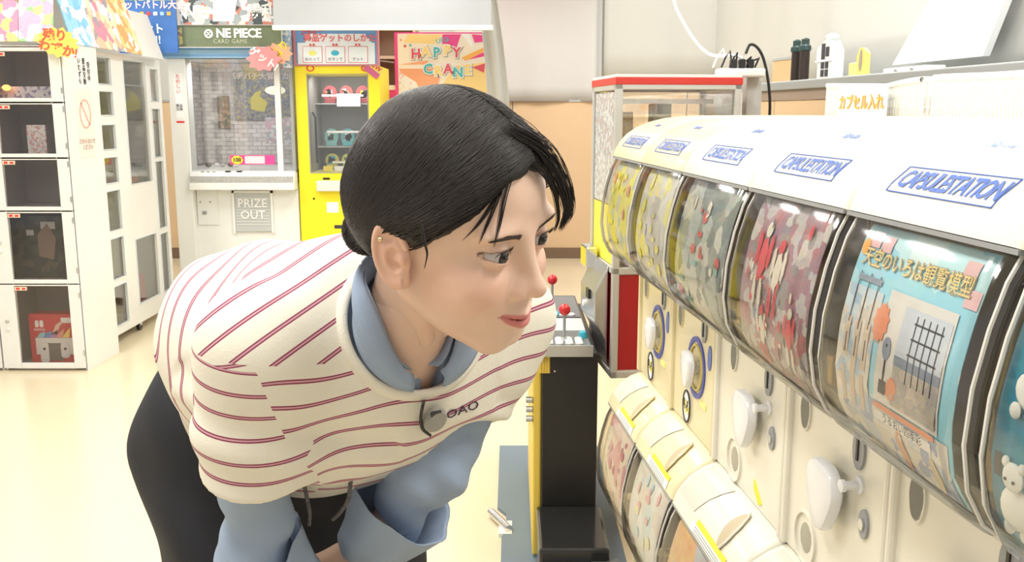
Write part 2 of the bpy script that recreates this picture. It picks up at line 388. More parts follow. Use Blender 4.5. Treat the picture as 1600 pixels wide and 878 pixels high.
def knob_mb(x, y, z, s=1, tall=.052):
    mb = MB(); pr = [(0, .25, .25), (.010, .30, .30), (.011, .90, .90), (.015, 1, 1), (.024, 1, 1), (.029, .94, .95), (.031, .80, .84), (.032, .40, .5)] if tall > .045 else [(0, .35, .35), (.016, .38, .38), (.020, .86, .9), (.026, 1, 1), (.038, .96, 1), (.045, .84, .92), (.048, .5, .6)]
    n = 28; vs = []
    for (dx, ky, kz) in pr:
        for k in range(n):
            a = 2*math.pi*k/n; r = tall*(1+.10*math.cos(3*a+math.pi/2*3))
            vs.append((x-dx*s, y+math.cos(a)*r*ky*.86, z+math.sin(a)*r*kz))
    return mb.add(vs, [(i*n+k, i*n+(k+1) % n, (i+1)*n+(k+1) % n, (i+1)*n+k) for i in range(len(pr)-1) for k in range(n)]+[tuple((len(pr)-1)*n+k for k in range(n))])
def panel_bits(M, zb, old, w):
    X = .085
    def Y(u): return .322*(1-u)
    z = lambda Z: Z-.64
    obj('coin_window', disc(X-.003, X+.01, Y(.18), z(.962), .016, .030), HOLE, M)
    obj('coin_window_rim', ring(X, Y(.18), z(.962), .018, .033, .003), body_of(old), M)
    sl = obj('coin_plate', disc(X-.004, X+.01, Y(.72), z(.965), .016, .028), GREY, M)
    obj('coin_slot', MB().box(X-.006, X, Y(.72)-.0025, Y(.72)+.0025, z(.950), z(.985)), BLACK, sl)
    if old:
        yk, zk = Y(.57), z(.872)
        obj('knob_ring', ring(X, yk, zk, .062, .066, .010), mat('navy_ring', (.08, .10, .42), .4), M)
        obj('knob_ring_inner', ring(X-.001, yk, zk, .046, .050, .004), mat('gold_ring', (.75, .62, .15), .4), M)
        obj('knob', knob_mb(X, yk, zk, .62, .040), KNOB, M, smooth=True)
        b = obj('turn_sticker', disc(X-.002, X+.002, Y(.84), z(.915), .012, .026), mat('blue_sticker', (.12, .18, .5), .4), M)
        obj('yellow_mark', MB().box(X-.002, X, Y(.80), Y(.68), z(.800), z(.812)), mat('pale_yellow_sticker', (.85, .85, .3), .5), M)
        s = obj('instruction_sticker', disc(X-.003, X+.002, Y(.40), z(.770), .026, .036, 24), WHINK, M)
        obj('sticker_ring', ring(X-.002, Y(.40), z(.770), .027, .037, .003), DKINK, s)
        for k in range(6): obj('sticker_print', MB().box(X-.0045, X-.003, Y(.40)-.016+.006*k, Y(.40)-.012+.006*k, z(.755)+(k % 3)*.006, z(.772)+(k % 2)*.012), DKINK if k % 3 else YELINK, s)
    else:
        yk, zk = Y(.54), z(.882)
        obj('knob', knob_mb(X, yk, zk, 1.0, .050), KNOB, M, smooth=True)
        pm_ = Matrix.Translation((X, Y(.74), z(.918))) @ Matrix.Rotation(-math.pi/2, 4, 'Y')
        obj('return_button', MB().lathe([(.012, 0), (.012, .004), (.006, .005), (.006, .022), (.0085, .023), (.0085, .028), (.004, .030)], 14, pm_), KNOB, M, smooth=True)
        lk = obj('lock', disc(X-.004, X+.01, Y(.80), z(.872), .012, .020), GREY, M)
        obj('lock_core', disc(X-.007, X, Y(.80), z(.872), .006, .008, 12), STEEL, lk)
        obj('outlet', MB().ball((X+.008, Y(.25), z(.768)), (.010, .035, .040), 24, 10), TRAY, M, smooth=True)
        obj('outlet_rim', ring(X, Y(.25), z(.768), .037, .042, .003, .004), body_of(old), M, smooth=False)
        obj('small_sticker', MB().prism([(Y(.58), z(.772)), (Y(.70), z(.742)), (Y(.66), z(.735)), (Y(.58), z(.755))], X-.002, X, 'x'), YELINK, M)
def body_of(old): return CREAM2 if old else CREAM
def lower_bits(M, zb, old, w):
    Y = lambda u: w*(1-u)
    fn = lambda a, y: hoodpt(a, y, zb, .0012)
    # grey tray wedge under the outlet, crescent grip, caution stickers
    pts = []
    def tray(u, v): return hoodpt(.030+.085*v, Y(.06+.36*u*(1-.25*(1-v))), zb, .0015+.0025*math.sin(math.pi*u)*v)
    obj('hood_tray', MB().grid(tray, 8, 8), mat('satin_grey_cream', (.66, .64, .55), .35), M, smooth=True)
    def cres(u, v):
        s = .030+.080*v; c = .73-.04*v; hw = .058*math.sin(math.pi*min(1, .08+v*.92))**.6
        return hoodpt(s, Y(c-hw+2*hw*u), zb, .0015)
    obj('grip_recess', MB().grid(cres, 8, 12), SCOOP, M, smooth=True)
    obj('grip_rim', MB().tube([cres(1, k/12)+Vector((-.002, 0, .002)) for k in range(13)], .0025, 6), body_of(old), M, smooth=True)
    obj('caution_strip', patch(fn, Y(.42), Y(.86), .020, .030), YELINK, M)
    lb = obj('caution_label', patch(fn, Y(.36), Y(.86), .002, .0195), WHINK, M)
    for k in range(3): obj('label_print', patch(lambda a, y: hoodpt(a, y, zb, .0020), Y(.42), Y(.80), .004+.005*k, .0055+.005*k, 4, 1), GREY, lb)
# ---- the printed inserts behind the windows
def base_card(M, zb, w, m, y0=.042, y1=None, a0=-.012, a1=-.245):
    y1 = y1 or w-.042
    return obj('insert_card', patch(card_fn(zb), y0, y1, a0, a1, 10, 14), m, M, smooth=True, solid=.001)
def card_bits(fnm, M, items):
    pass
def stick(c, zb, off, y0, y1, a0, a1, m, name='print', nv=5): return obj(name, patch(card_fn(zb, off), y0, y1, a0, a1, 3, nv), m, c)
def blob(c, zb, off, y, a, ry, rz, m, name='print', n=14, jag=0):
    vs = [winpt(a, y, zb, off)]+[winpt(a+rz*math.sin(2*math.pi*k/n)*(1-jag*(k % 2)), y+ry*math.cos(2*math.pi*k/n)*(1-jag*(k % 2)), zb, off) for k in range(n)]
    return obj(name, MB().add(vs, [(0, k+1, (k+1) % n+1) for k in range(n)]), m, c)
def ctext(c, zb, w, s, u, a, size, m, off=.0135, **k):
    return lettering('card_lettering', s, m, (0,)*3, (1, 0, 0), (0, 0, 1), size, c, 0, lambda x, y: winpt(a+y, w*(1-u)-x, zb, off), **k)
def card_sky(M, zb, w):
    Y = lambda u: w*(1-u)
    c = base_card(M, zb, w, printed('sky_blue_print', [(.36, .74, .90), (.44, .80, .93), (.56, .85, .93), (.72, .90, .93)], 7, 2, 3, noise=.12))
    fn = .0145
    stick(c, zb, fn, Y(.14), Y(.85), -.185, -.245, printed('castle_print', [(.60, .66, .76), (.75, .72, .66), (.35, .42, .62), (.80, .76, .70)], 26, 3, 5))
    stick(c, zb, fn-.0002, Y(.14), Y(.38), -.075, -.235, printed('tower_print', [(.62, .74, .82), (.72, .66, .58), (.45, .60, .74), (.80, .76, .68)], 30, 3, 6))
    for (u, h) in ((.20, .05), (.27, .08), (.335, .06)):
        stick(c, zb, fn-.0006, Y(u-.018), Y(u+.018), -.10-.01, -.10-h, mat('tower_tan', (.72, .58, .46), .6)); stick(c, zb, fn-.0006, Y(u-.014), Y(u+.014), -.165, -.205, mat('tower_tan', (.72, .58, .46), .6))
        stick(c, zb, fn-.0008, Y(u-.003), Y(u+.003), -.06, -.15, DKINK)
    stick(c, zb, fn-.0008, Y(.19), Y(.35), -.063, -.069, mat('slate_ink', (.28, .33, .42), .6))
    stick(c, zb, fn-.0004, Y(.42), Y(.80), -.068, -.182, mat('photo_paper', (.80, .78, .74), .5))
    stick(c, zb, fn-.0007, Y(.53), Y(.79), -.078, -.150, mat('photo_sky', (.66, .72, .80), .5))
    stick(c, zb, fn-.0009, Y(.53), Y(.79), -.135, -.178, printed('photo_ruin', [(.52, .48, .43), (.62, .56, .48), (.45, .43, .42)], 40, 3, 8))
    stick(c, zb, fn-.0010, Y(.53), Y(.79), -.127, -.137, mat('slate_ink', (.28, .33, .42), .6))
    for u in (.61, .645, .68, .715, .75):
        stick(c, zb, fn-.0011, Y(u-.0025), Y(u+.0025), -.083, -.150, DKINK)
    for a in (-.09, -.105, -.12): stick(c, zb, fn-.0011, Y(.60), Y(.76), a, a-.0018, DKINK, nv=1)
    stick(c, zb, fn-.0008, Y(.455), Y(.50), -.158, -.172, DKINK); stick(c, zb, fn-.0008, Y(.472), Y(.482), -.12, -.16, DKINK); blob(c, zb, fn-.0009, Y(.477), -.125, .008, .012, mat('slate_ink', (.28, .33, .42), .6))
    blob(c, zb, fn-.0012, Y(.41), -.103, .016, .022, mat('orange_burst', (.85, .32, .18), .5), n=22, jag=.2)
    blob(c, zb, fn-.0012, Y(.535), -.162, .011, .013, mat('orange_burst', (.85, .32, .18), .5), n=20, jag=.2)
    blob(c, zb, fn-.0010, Y(.17), -.035, .008, .009, ORINK)
    stick(c, zb, fn-.0008, Y(.42), Y(.78), -.184, -.190, mat('orange_burst', (.85, .32, .18), .5)); stick(c, zb, fn-.0008, Y(.42), Y(.76), -.193, -.203, WHINK)
    ctext(c, zb, w, 'うるおい四季彩', .59, -.198, .011, DKINK, fn-.001)
    blob(c, zb, fn-.001, Y(.57), -.222, .008, .022, mat('orange_tower', (.75, .42, .26), .5)); blob(c, zb, fn-.001, Y(.76), -.225, .007, .018, mat('tan_tower', (.70, .58, .36), .5))
    for (u, a) in ((.22, -.018), (.30, -.020), (.78, -.022), (.83, -.045)): stick(c, zb, fn-.0004, Y(u-.035), Y(u+.035), a, a-.016, mat('pink_print', (.80, .52, .55), .5))
    ctext(c, zb, w, '天空のいろは観覧模型', .50, -.045, .0205, mat('title_shadow', (.45, .40, .30), .5), fn-.0010, bold=.045)
    ctext(c, zb, w, '天空のいろは観覧模型', .50, -.045, .0205, mat('title_yellow', (.93, .72, .30), .5), fn-.0016, bold=.005)
def card_red(M, zb, w):
    Y = lambda u: w*(1-u)
    c = base_card(M, zb, w, printed('red_robot_print', [(.30, .28, .29), (.52, .49, .50), (.46, .20, .22), (.38, .22, .27), (.62, .60, .58)], 20, 3, 9))
    fn = .014
    rr = random.Random(4); mr = mat('red_figure_ink', (.72, .06, .09), .4); mw = mat('ivory_figure_ink', (.80, .76, .64), .4)
    for (u, a, s) in ((.34, -.09, 1.15), (.52, -.10, 1.0), (.42, -.185, .8), (.72, -.17, .8)):
        m1, m2 = (mr, mw) if u in (.34, .72) else (mw, mr)
        blob(c, zb, fn-.001, Y(u), a, .013*s, .028*s, m1, jag=.15); blob(c, zb, fn-.0013, Y(u), a+.034*s, .009*s, .009*s, m2)
        for d in (-1, 1):
            blob(c, zb, fn-.0012, Y(u+d*.055*s), a+.010*s, .006*s, .024*s, m1, jag=.2); blob(c, zb, fn-.0012, Y(u+d*.03*s), a-.042*s, .006*s, .024*s, m2, jag=.2)
    for k in range(26): blob(c, zb, fn-.0016, Y(rr.uniform(.2, .8)), rr.uniform(-.22, -.03), rr.uniform(.002, .006), rr.uniform(.003, .011), rr.choice([mr, mw, DKINK, mw, mat('blue_grey_ink', (.25, .32, .5), .4)]), n=6)
def card_mixed(cols, seed, extra=None, scale=12):
    def f(M, zb, w):
        Y = lambda u: w*(1-u); rr = random.Random(seed)
        c = base_card(M, zb, w, printed('insert_print_%d' % seed, cols, scale, 3, seed))
        for k in range(16): blob(c, zb, .0135, Y(rr.uniform(.2, .8)), rr.uniform(-.22, -.03), rr.uniform(.004, .018), rr.uniform(.004, .016), mat('ink_%d_%d' % (seed, k % 4), extra[k % len(extra)], .4), n=rr.choice([5, 8, 10]))
    return f
def card_bears(M, zb, w):
    Y = lambda u: w*(1-u)
    c = base_card(M, zb, w, printed('teal_print', [(.02, .22, .34), (.03, .26, .38), (.03, .30, .42)], 5, 2, 21, noise=.15), y1=w-.016, a1=-.252)
    for (u, a, s) in ((.155, -.200, 1), (.16, -.105, .9), (.38, -.19, 1.1), (.40, -.09, .9), (.68, -.15, 1)):
        b = obj('bear_relief', MB().ball(winpt(a, Y(u), zb, .014), (.004, .020*s, .018*s), 14, 8).ball(winpt(a+.026*s, Y(u), zb, .013), (.004, .013*s, .012*s), 14, 8)
                .ball(winpt(a+.036*s, Y(u)-.010*s, zb, .013), (.003, .004*s, .005*s), 8, 6).ball(winpt(a+.036*s, Y(u)+.010*s, zb, .013), (.003, .004*s, .005*s), 8, 6)
                .ball(winpt(a-.018*s, Y(u)+.010*s, zb, .012), (.003, .007*s, .008*s), 8, 6).ball(winpt(a-.018*s, Y(u)-.010*s, zb, .012), (.003, .007*s, .008*s), 8, 6), FW, M, smooth=True)
        obj('face_mark', MB().ball(winpt(a+.024*s, Y(u)+.004, zb, .0085), (.001, .0016, .0016), 6, 4).ball(winpt(a+.024*s, Y(u)-.006, zb, .0085), (.001, .0016, .0016), 6, 4), DKINK, b)
    stick(c, zb, .013, Y(.075), Y(.10), -.16, -.18, DKINK); stick(c, zb, .012, Y(.30), Y(.42), -.245, -.262, PAPER)
    rr = random.Random(3)
    for k in range(10): blob(c, zb, .014, Y(rr.uniform(.2, .9)), rr.uniform(-.2, -.02), .0012, .0012, WHINK, n=6)
UP = [
    (.064, CREAM, 'cream capsule machine, nearest of the upper row, cut by the right edge of the photo', card_mixed([(.2, .5, .7), (.8, .8, .8), (.9, .6, .3)], 31, [(.9, .3, .2), (.9, .8, .2)]), False),
    (.382, CREAM, 'upper capsule machine with a teal insert showing small white bears', card_bears, False),
    (.700, CREAM, 'upper capsule machine with a light blue poster of towers under a yellow title', card_sky, False),
    (1.019, CREAM, 'upper capsule machine with red and ivory figures on a dark insert', card_red, False),
    (1.344, CREAM, 'upper capsule machine with a grey green insert and red lettering, beside the yellowed ones',
     card_mixed([(.30, .34, .32), (.45, .50, .47), (.60, .60, .55), (.22, .26, .25)], 12, [(.70, .10, .08), (.70, .10, .08), (.25, .5, .45), (.8, .76, .66)]), False),
    (1.702, CREAM2, 'yellowed upper capsule machine with a pale grey and yellow insert, second from the far end',
     card_mixed([(.62, .62, .62), (.70, .70, .68), (.80, .76, .30), (.55, .53, .50)], 14, [(.85, .80, .15), (.7, .7, .75), (.85, .80, .25)]), True),
    (2.026, CREAM2, 'yellowed upper capsule machine at the far end of the row with a mostly yellow insert',
     card_mixed([(.80, .76, .12), (.82, .78, .20), (.62, .60, .48), (.50, .58, .50)], 15, [(.85, .80, .10), (.75, .3, .25), (.85, .8, .15)]), True)]
LO = [
    (.064, CREAM, 'lower capsule machine nearest the camera under the edge of the photo', card_mixed([(.7, .7, .7), (.3, .4, .6)], 41, [(.8, .3, .2)]), False),
    (.382, CREAM, 'lower capsule machine directly below the one with white bears', card_mixed([(.7, .7, .7), (.3, .6, .5)], 42, [(.8, .3, .2)]), False),
    (.700, CREAM, 'lower capsule machine directly below the one with the light blue tower poster', card_mixed([(.8, .7, .6), (.8, .3, .3)], 43, [(.2, .3, .6)]), False),
    (1.019, CREAM, 'lower capsule machine directly below the one with red and ivory figures', card_mixed([(.85, .5, .2), (.8, .8, .8)], 44, [(.9, .9, .9)]), False),
    (1.344, CREAM, 'lower capsule machine with an orange printed insert and glossy grey white hood',
     card_mixed([(.85, .52, .25), (.88, .60, .30), (.86, .55, .28), (.55, .60, .66)], 16, [(.86, .86, .84), (.9, .6, .3), (.35, .38, .42)], 6), False),
    (1.702, CREAM2, 'yellowed lower capsule machine with a pale pastel insert and yellow caution strip',
     card_mixed([(.80, .80, .70), (.84, .76, .66), (.70, .80, .80), (.86, .86, .82)], 17, [(.86, .5, .5), (.6, .8, .85), (.9, .85, .5)], 7), True),
    (2.026, CREAM2, 'yellowed lower capsule machine at the far end with a pinkish insert',
     card_mixed([(.80, .72, .56), (.82, .74, .60), (.70, .36, .36), (.78, .62, .52)], 18, [(.62, .2, .24), (.80, .72, .58), (.75, .5, .45)], 8), True)]
for (t0, m, lab, card, old) in UP: machine(t0, True, m, lab, card, old)
for (t0, m, lab, card, old) in LO: machine(t0, False, m, lab, card, old)
# dark foot rail at the end of the row
fr = obj('foot_rail', MB().box(-.02, .06, 2.30, 2.40, .10, .16, rowM(.47, 0)).box(.02, .05, 2.32, 2.37, 0, .10, rowM(.47, 0)), mat('dark_grey_metal', (.10, .11, .11), .4), bevel=.003)
tag(fr, 'dark grey metal foot bracket at the far end of the capsule machine row', 'foot bracket')
# ------------------------------------------------------------------ baskets standing on the machines
BASK = mat('white_basket_plastic', (.86, .86, .82), .4)
def basket(D0, t0, t1, lab, sag, h=.085):
    z0 = 1.392; B = thing('basket', lab, 'basket', rowpt(D0+.13, (t0+t1)/2, z0), RA, 'white baskets on the capsule machines')
    L = (t1-t0)/2; Wd = .13
    obj('floor_grid', MB().box(-Wd+.015, Wd-.015, -L+.015, L-.015, 0, .004), BASK, B)
    def rim(s):
        y = -L+2*L*s; return h-sag*math.sin(math.pi*s)**2
    slats = 26
    def wall(p, q, f):                               # vertical slats between p and q (top), slightly splayed
        n = int((Vector(q)-Vector(p)).length/.0105)
        for k in range(n+1):
            s = k/n; a = Vector(p).lerp(Vector(q), s); hh = f(s)
            obj_m.box(a.x-.0022, a.x+.0022, a.y-.0032, a.y+.0032, 0, hh)
        for zz in (.25, .55):
            obj_m.tube([Vector((Vector(p).lerp(Vector(q), k/10)).to_tuple()[:2]+(f(k/10)*zz,)) for k in range(11)], .002, 5)
    obj_m = MB()
    x = Wd-.008
    wall((-x, -L, 0), (-x, L, 0), rim); wall((x, -L, 0), (x, L, 0), rim); wall((-x, -L, 0), (x, -L, 0), lambda s: h); wall((-x, L, 0), (x, L, 0), lambda s: h)
    obj('lattice_sides', obj_m, BASK, B)
    pts = [Vector((-x-.003, -L+2*L*k/16, rim(k/16))) for k in range(17)]+[Vector((x+.003, L-2*L*k/16, rim(k/16))) for k in range(17)]
    pts.append(pts[0]); obj('rim', MB().tube(pts, .0055, 8, False), BASK, B, smooth=True)
    return B
b1 = basket(.93, 1.70, 2.12, 'white slatted plastic basket with a sagging front rim and an orange lettered card', .012, .068)
b2 = basket(.93, 1.22, 1.66, 'white slatted plastic basket nearer the right edge, full of pale things', .003, .070)
cd = obj('price_card', MB().box(-.146, -.144, -.12, .10, .0, .062), mat('lilac_white_card', (.78, .78, .82), .6), b1)
lettering('card_lettering', 'カプセル入れ', ORINK, (-.148, -.01, .026), (0, -1, 0), (0, 0, 1), .034, b1, .0006, bold=.02)
tag(obj('pink_cloth', MB().ball(rowpt(1.08, 1.86, 1.44), (.07, .07, .030), 16, 10), mat('pale_pink_cloth', (.86, .62, .58), .8), smooth=True), 'pale pink cloth lying inside the basket with the orange lettered card', 'cloth')
rr = random.Random(12)
for k in range(5):
    tag(obj('empty_capsule', MB().ball(rowpt(1.0+.05*(k % 3), 1.30+.07*k, 1.428), .030, 14, 10), mat('pale_capsule', (.84, .82, .76), .3), smooth=True),
        'pale empty capsule ball in the right basket, %s from the left' % ('first', 'second', 'third', 'fourth', 'last')[4-k], 'capsule', 'capsules in the basket nearer the right edge')
# ------------------------------------------------------------------ things on the grey ledge
LZ = 1.505
def ledge(D, t): return rowpt(D, t, LZ)
for k, tt in enumerate((3.31, 3.235)):
    t_ = thing('black_post', 'black slim bottle-like post on the ledge, %s of the pair' % ('left' if k == 0 else 'right'), 'post', ledge(1.34, tt), RA, 'two black posts on the ledge')
    obj('shaft', MB().lathe([(.017, 0), (.017, .105)], 16), mat('brown_black_plastic', (.03, .018, .015), .3), t_, smooth=True)
    obj('cap', MB().lathe([(.017, .105), (.021, .108), (.021, .122), (.014, .128), (.014, .145), (.008, .150)], 16), mat('dark_green_cap', (.03, .06, .06), .3), t_, smooth=True)
t_ = thing('toy_house', 'white toy house with black window squares on the ledge', 'toy', ledge(1.34, 3.02), RA)
obj('wall', MB().prism([(-.058, 0), (.062, 0), (.062, .062), (.045, .108), (.01, .13), (-.02, .13), (-.058, .09)], -.02, .02, 'x'), WHITE, t_, bevel=.004)
for (y, z, wd, hh) in ((-.028, .010, .020, .022), (.004, .010, .020, .022), (-.028, .036, .020, .020), (.004, .036, .020, .020), (-.030, .074, .022, .030), (.002, .066, .022, .050)):
    obj('window', MB().box(-.023, -.018, y, y+wd, z, z+hh), DKINK, t_)
obj('ledge_moulding', MB().box(-.026, -.018, -.062, .066, .058, .063), WHINK, t_)
obj('roof_knob', MB().ball((0, -.005, .135), (.022, .030, .014), 14, 8), mat('icy_white', (.75, .82, .84), .3), t_, smooth=True)
obj('side_dish', MB().ball((-.01, .062, .078), (.008, .026, .036), 16, 10), mat('pale_lilac_plastic', (.74, .75, .82), .4), t_, smooth=True)
t_ = thing('small_sign', 'small yellow and orange sign with a grey mark on the ledge', 'sign', ledge(1.34, 2.80), RA)
obj('foot', MB().box(-.02, .02, -.035, .045, 0, .006), WHITE, t_)
obj('yellow_block', MB().box(-.012, .012, .005, .06, .006, .045), mat('lemon_plastic', (.85, .85, .25), .5), t_, bevel=.003)
obj('board', MB().prism([(-.045, .006), (.012, .006), (.022, .060), (.004, .088), (-.018, .086), (-.045, .070)], -.006, .006, 'x'), mat('warm_yellow_card', (.90, .66, .18), .6), t_)
obj('grey_mark', MB().ball((-.007, -.008, .050), (.002, .009, .034), 12, 8), mat('warm_grey', (.35, .32, .28), .6), t_)
t_ = thing('wood_frame', 'small pale wood board in a grey frame leaning at the ledge end', 'board', ledge(1.36, 3.49), RA)
obj('board', MB().box(0, .012, -.11, .10, .006, .088), mat('orange_wood', (.78, .50, .26), .5), t_)
obj('frame', MB().box(-.004, .016, -.135, .10, .088, .100).box(-.004, .016, -.135, -.112, 0, .088), mat('grey_trim', (.45, .46, .45), .5), t_, bevel=.002)
# slanted white board with its bracket
c = rowM(1.47, 0)
sb = tag(obj('leaning_board', MB().add([c @ Vector(p) for p in [(0, 2.86, 1.545), (0, 2.38, 1.545), (0, 2.10, 2.05), (0, 2.10, 2.9-.06), (0, 2.30, 2.84), (-.0, 2.52, 1.86),
      (.02, 2.86, 1.545), (.02, 2.38, 1.545), (.02, 2.10, 2.05), (.02, 2.10, 2.84), (.02, 2.30, 2.84), (.02, 2.52, 1.86)]],
      [(0, 1, 2, 3, 4, 5), (6, 7, 8, 9, 10, 11)]+[(i, (i+1) % 6, (i+1) % 6+6, i+6) for i in range(6)]), mat('bright_white_board', (.93, .94, .95), .4)), 'bright white slanted board rising from the ledge at upper right', 'board')
t_ = thing('bracket', 'small white clamp bracket on the ledge at the foot of the slanted board', 'bracket', ledge(1.40, 2.60), RA)
obj('clamp_bar', MB().box(-.03, .03, -.12, .12, 0, .022), WHITE, t_, bevel=.004)
for y in (-.05, .04): obj('screw', MB().lathe([(.006, 0), (.006, .004)], 10, Matrix.Translation((-.03, y, .012)) @ Matrix.Rotation(-math.pi/2, 4, 'Y')), GREY, t_)
# power strip on a grey column beside the crane case, with its plugs and cables
P0 = at(1175, 150, 3.0)
tag(obj('grey_post', MB().box(-.025, .025, -.02, .02, 0, P0.z+.075, Matrix.Translation((P0.x, 3.0, 0)) @ Matrix.Rotation(RA, 4, 'Z')), mat('light_grey_metal', (.52, .52, .50), .4), bevel=.003),
    'light grey square post rising behind the capsule machines', 'post')
a, b = at(1120, 113, 2.95), at(1193, 108, 2.95)
t_ = thing('power_strip', 'white power strip with black plugs lying on top of the grey post', 'power strip', (a+b)/2-Vector((0, 0, .02)), RA*0)
L = (b-a).length/2
obj('strip_body', MB().box(-L, L, -.03, .03, 0, .026), WHITE, t_, bevel=.006)
for k, xx in enumerate((-.022, .004, .03)):
    obj('plug', MB().box(xx-.010, xx+.010, -.014, .014, .026, .055), BLACK, t_, bevel=.004)
for k in range(6):
    xx = -.045+.016*k; obj('plug_cable', MB().tube([(xx, 0, .05), (xx-.015+.006*k, -.02, .085-.006*k), (xx-.03+.01*k, -.01, .06), (xx-.04+.01*k, .0, .03)], .003, 6), BLACK if k % 3 else WHITE, t_, smooth=True)
def spline(pts, n=12):
    pts = [Vector(p) for p in pts]; out = []
    Q = [pts[0]*2-pts[1]]+pts+[pts[-1]*2-pts[-2]]
    for i in range(1, len(Q)-2):
        for k in range(n):
            t = k/n; out.append(.5*((2*Q[i])+(Q[i+1]-Q[i-1])*t+(2*Q[i-1]-5*Q[i]+4*Q[i+1]-Q[i+2])*t*t+(3*Q[i]-Q[i-1]-3*Q[i+1]+Q[i+2])*t**3))
    return out+[pts[-1]]
def pxline(pts, Y): return spline([at(x, y, Y) for x, y in pts], 8)
tag(obj('white_cable', MB().tube(pxline([(1048, -30), (1055, 8), (1068, 35), (1085, 62), (1102, 80), (1118, 87), (1150, 87), (1163, 95)], 2.95), .0042, 8), mat('white_cable', (.92, .92, .90), .4), smooth=True),
    'white cable hanging down in front of the white sheet to the power strip', 'cable')
tag(obj('black_cable', MB().tube(pxline([(1165, 84), (1172, 70), (1183, 74), (1193, 92), (1200, 125), (1203, 160), (1202, 200), (1200, 330)], 2.93), .0045, 8), BLACK, smooth=True),
    'black cable looping over the power strip and down beside the grey post', 'cable')
# ------------------------------------------------------------------ prize lockers on the left
def burst(n, rx, rz, jag=.25, seed=1):
    r = random.Random(seed); return [((1-jag*(k % 2)-.08*r.random())*rx*math.cos(2*math.pi*k/n), (1-jag*(k % 2)-.08*r.random())*rz*math.sin(2*math.pi*k/n)) for k in range(n)]
def ztext(name, s, m, x, y, z, size, parent=None, ang=0, **k):
    return lettering(name, s, m, (x, y, z), (math.cos(ang), 0, math.sin(ang)), (-math.sin(ang), 0, math.cos(ang)), size, parent, .001, **k)
def xtext(name, s, m, x, y, z, size, parent=None, **k):     # on a face that looks towards +x, reading away from the camera
    return lettering(name, s, m, (x, y, z), (0, 1, 0), (0, 0, 1), size, parent, .001, **k)
LKX0, LKX1, LKY = -2.79, -2.34, 4.93
ROWS = [(1.472, 1.709), (1.184, 1.439), (.904, 1.151), (.509, .870), (.045, .474)]
INT = mat('locker_interior', (.46, .41, .38), .6)
def locker(x0, label, contents):
    T = thing('prize_locker', label, 'locker', (x0, LKY, 0)); w = LKX1-LKX0; d = .40
    obj('carcass', MB().box(0, w, .04, d, 0, .012).box(0, .012, .02, d, 0, 1.745).box(w-.012, w, .02, d, 0, 1.745).box(0, w, d-.01, d, 0, 1.745).box(0, w, .02, d, 1.735, 1.745), WHITE2, T, bevel=.002)
    obj('interior_lining', MB().box(.013, w-.013, d-.016, d-.011, .012, 1.73).box(.013, .016, .03, d-.016, .012, 1.73).box(w-.016, w-.013, .03, d-.016, .012, 1.73), INT, T)
    for i, (a, b) in enumerate(ROWS):
        lo = a-.030; hi = b+.017; lo = max(lo, .004)
        if i: obj('shelf', MB().box(.013, w-.013, .03, d-.016, hi+.001, hi+.006), INT, T)
        fr = MB(); fr.box(0, .096, 0, .02, lo, hi).box(w-.062, w, 0, .02, lo, hi).box(.096, w-.062, 0, .02, lo, a).box(.096, w-.062, 0, .02, b, hi)
        D = obj('door', fr, WHITE2, T, bevel=.003)
        obj('door_pane', MB().box(.094, w-.060, .008, .012, a-.002, b+.002), SMOKE, D)
        if contents:
            obj('number_sticker', MB().box(.100, .165, -.0008, .0075, b-.024, b-.004), mat('peach_label', (.85, .66, .5), .6), D)
            obj('sticker_print', MB().box(.108, .128, -.0015, -.0005, b-.020, b-.008).box(.140, .158, -.0015, -.0005, b-.020, b-.009), REDINK, D)
            for k in (0, 1): obj('lock_knob', MB().lathe([(.011, 0), (.011, .006), (.006, .010)], 12, Matrix.Translation((.045, 0, (a+b)/2+.02-.045*k)) @ Matrix.Rotation(math.pi/2, 4, 'X')), STEEL if k == 0 else WHITE, D)
            for k in (0, 1): obj('door_hinge', MB().box(w-.006, w+.004, -.004, .004, a+(b-a)*(.1+.75*k), a+(b-a)*(.1+.75*k)+.03), STEEL, D)
    return T
locker(LKX0, 'white column of five prize lockers with smoked doors, a red game box in the lowest', True)
locker(LKX0-.46, 'white column of prize lockers at the very left edge of the photo', False)
# right cheek of the locker bank with its notices
T = thing('locker_end_panel', 'white end panel of the prize lockers with a pink no sign notice', 'panel', (-2.3465, 5.135, 0))
obj('panel', MB().box(.012, .02, -.20, .20, 0, 1.75), WHITE2, T)
n = obj('notice', MB().box(.02, .022, -.07, .12, 1.53, 1.70), PAPER, T)
for j, s in enumerate(('いたずら', '景品交換', '受付中')):
    xtext('notice_lettering', '\n'.join(s), DKINK, .0235, -.030+.055*j, 1.615, .036, n, bold=.01)
n = obj('notice', MB().box(.02, .022, -.095, .10, 1.155, 1.515), mat('pale_pink_paper', (.86, .76, .70), .6), T)
obj('no_sign', ring(.0, 0, 0, .066, .080, .008, .002), mat('faded_red_ink', (.85, .45, .38), .6), n).matrix_local = Matrix.Translation((.0245, 0, 1.39))
obj('no_sign_bar', MB().box(.022, .0245, -.005, .005, -.075, .075, Matrix.Translation((0, 0, 1.39)) @ Matrix.Rotation(math.radians(38), 4, 'X')), mat('faded_red_ink', (.85, .45, .38), .6), n)
xtext('notice_lettering', 'さわらないで\nください', mat('faded_brown_ink', (.45, .32, .28), .6), .0235, 0, 1.225, .032, n)
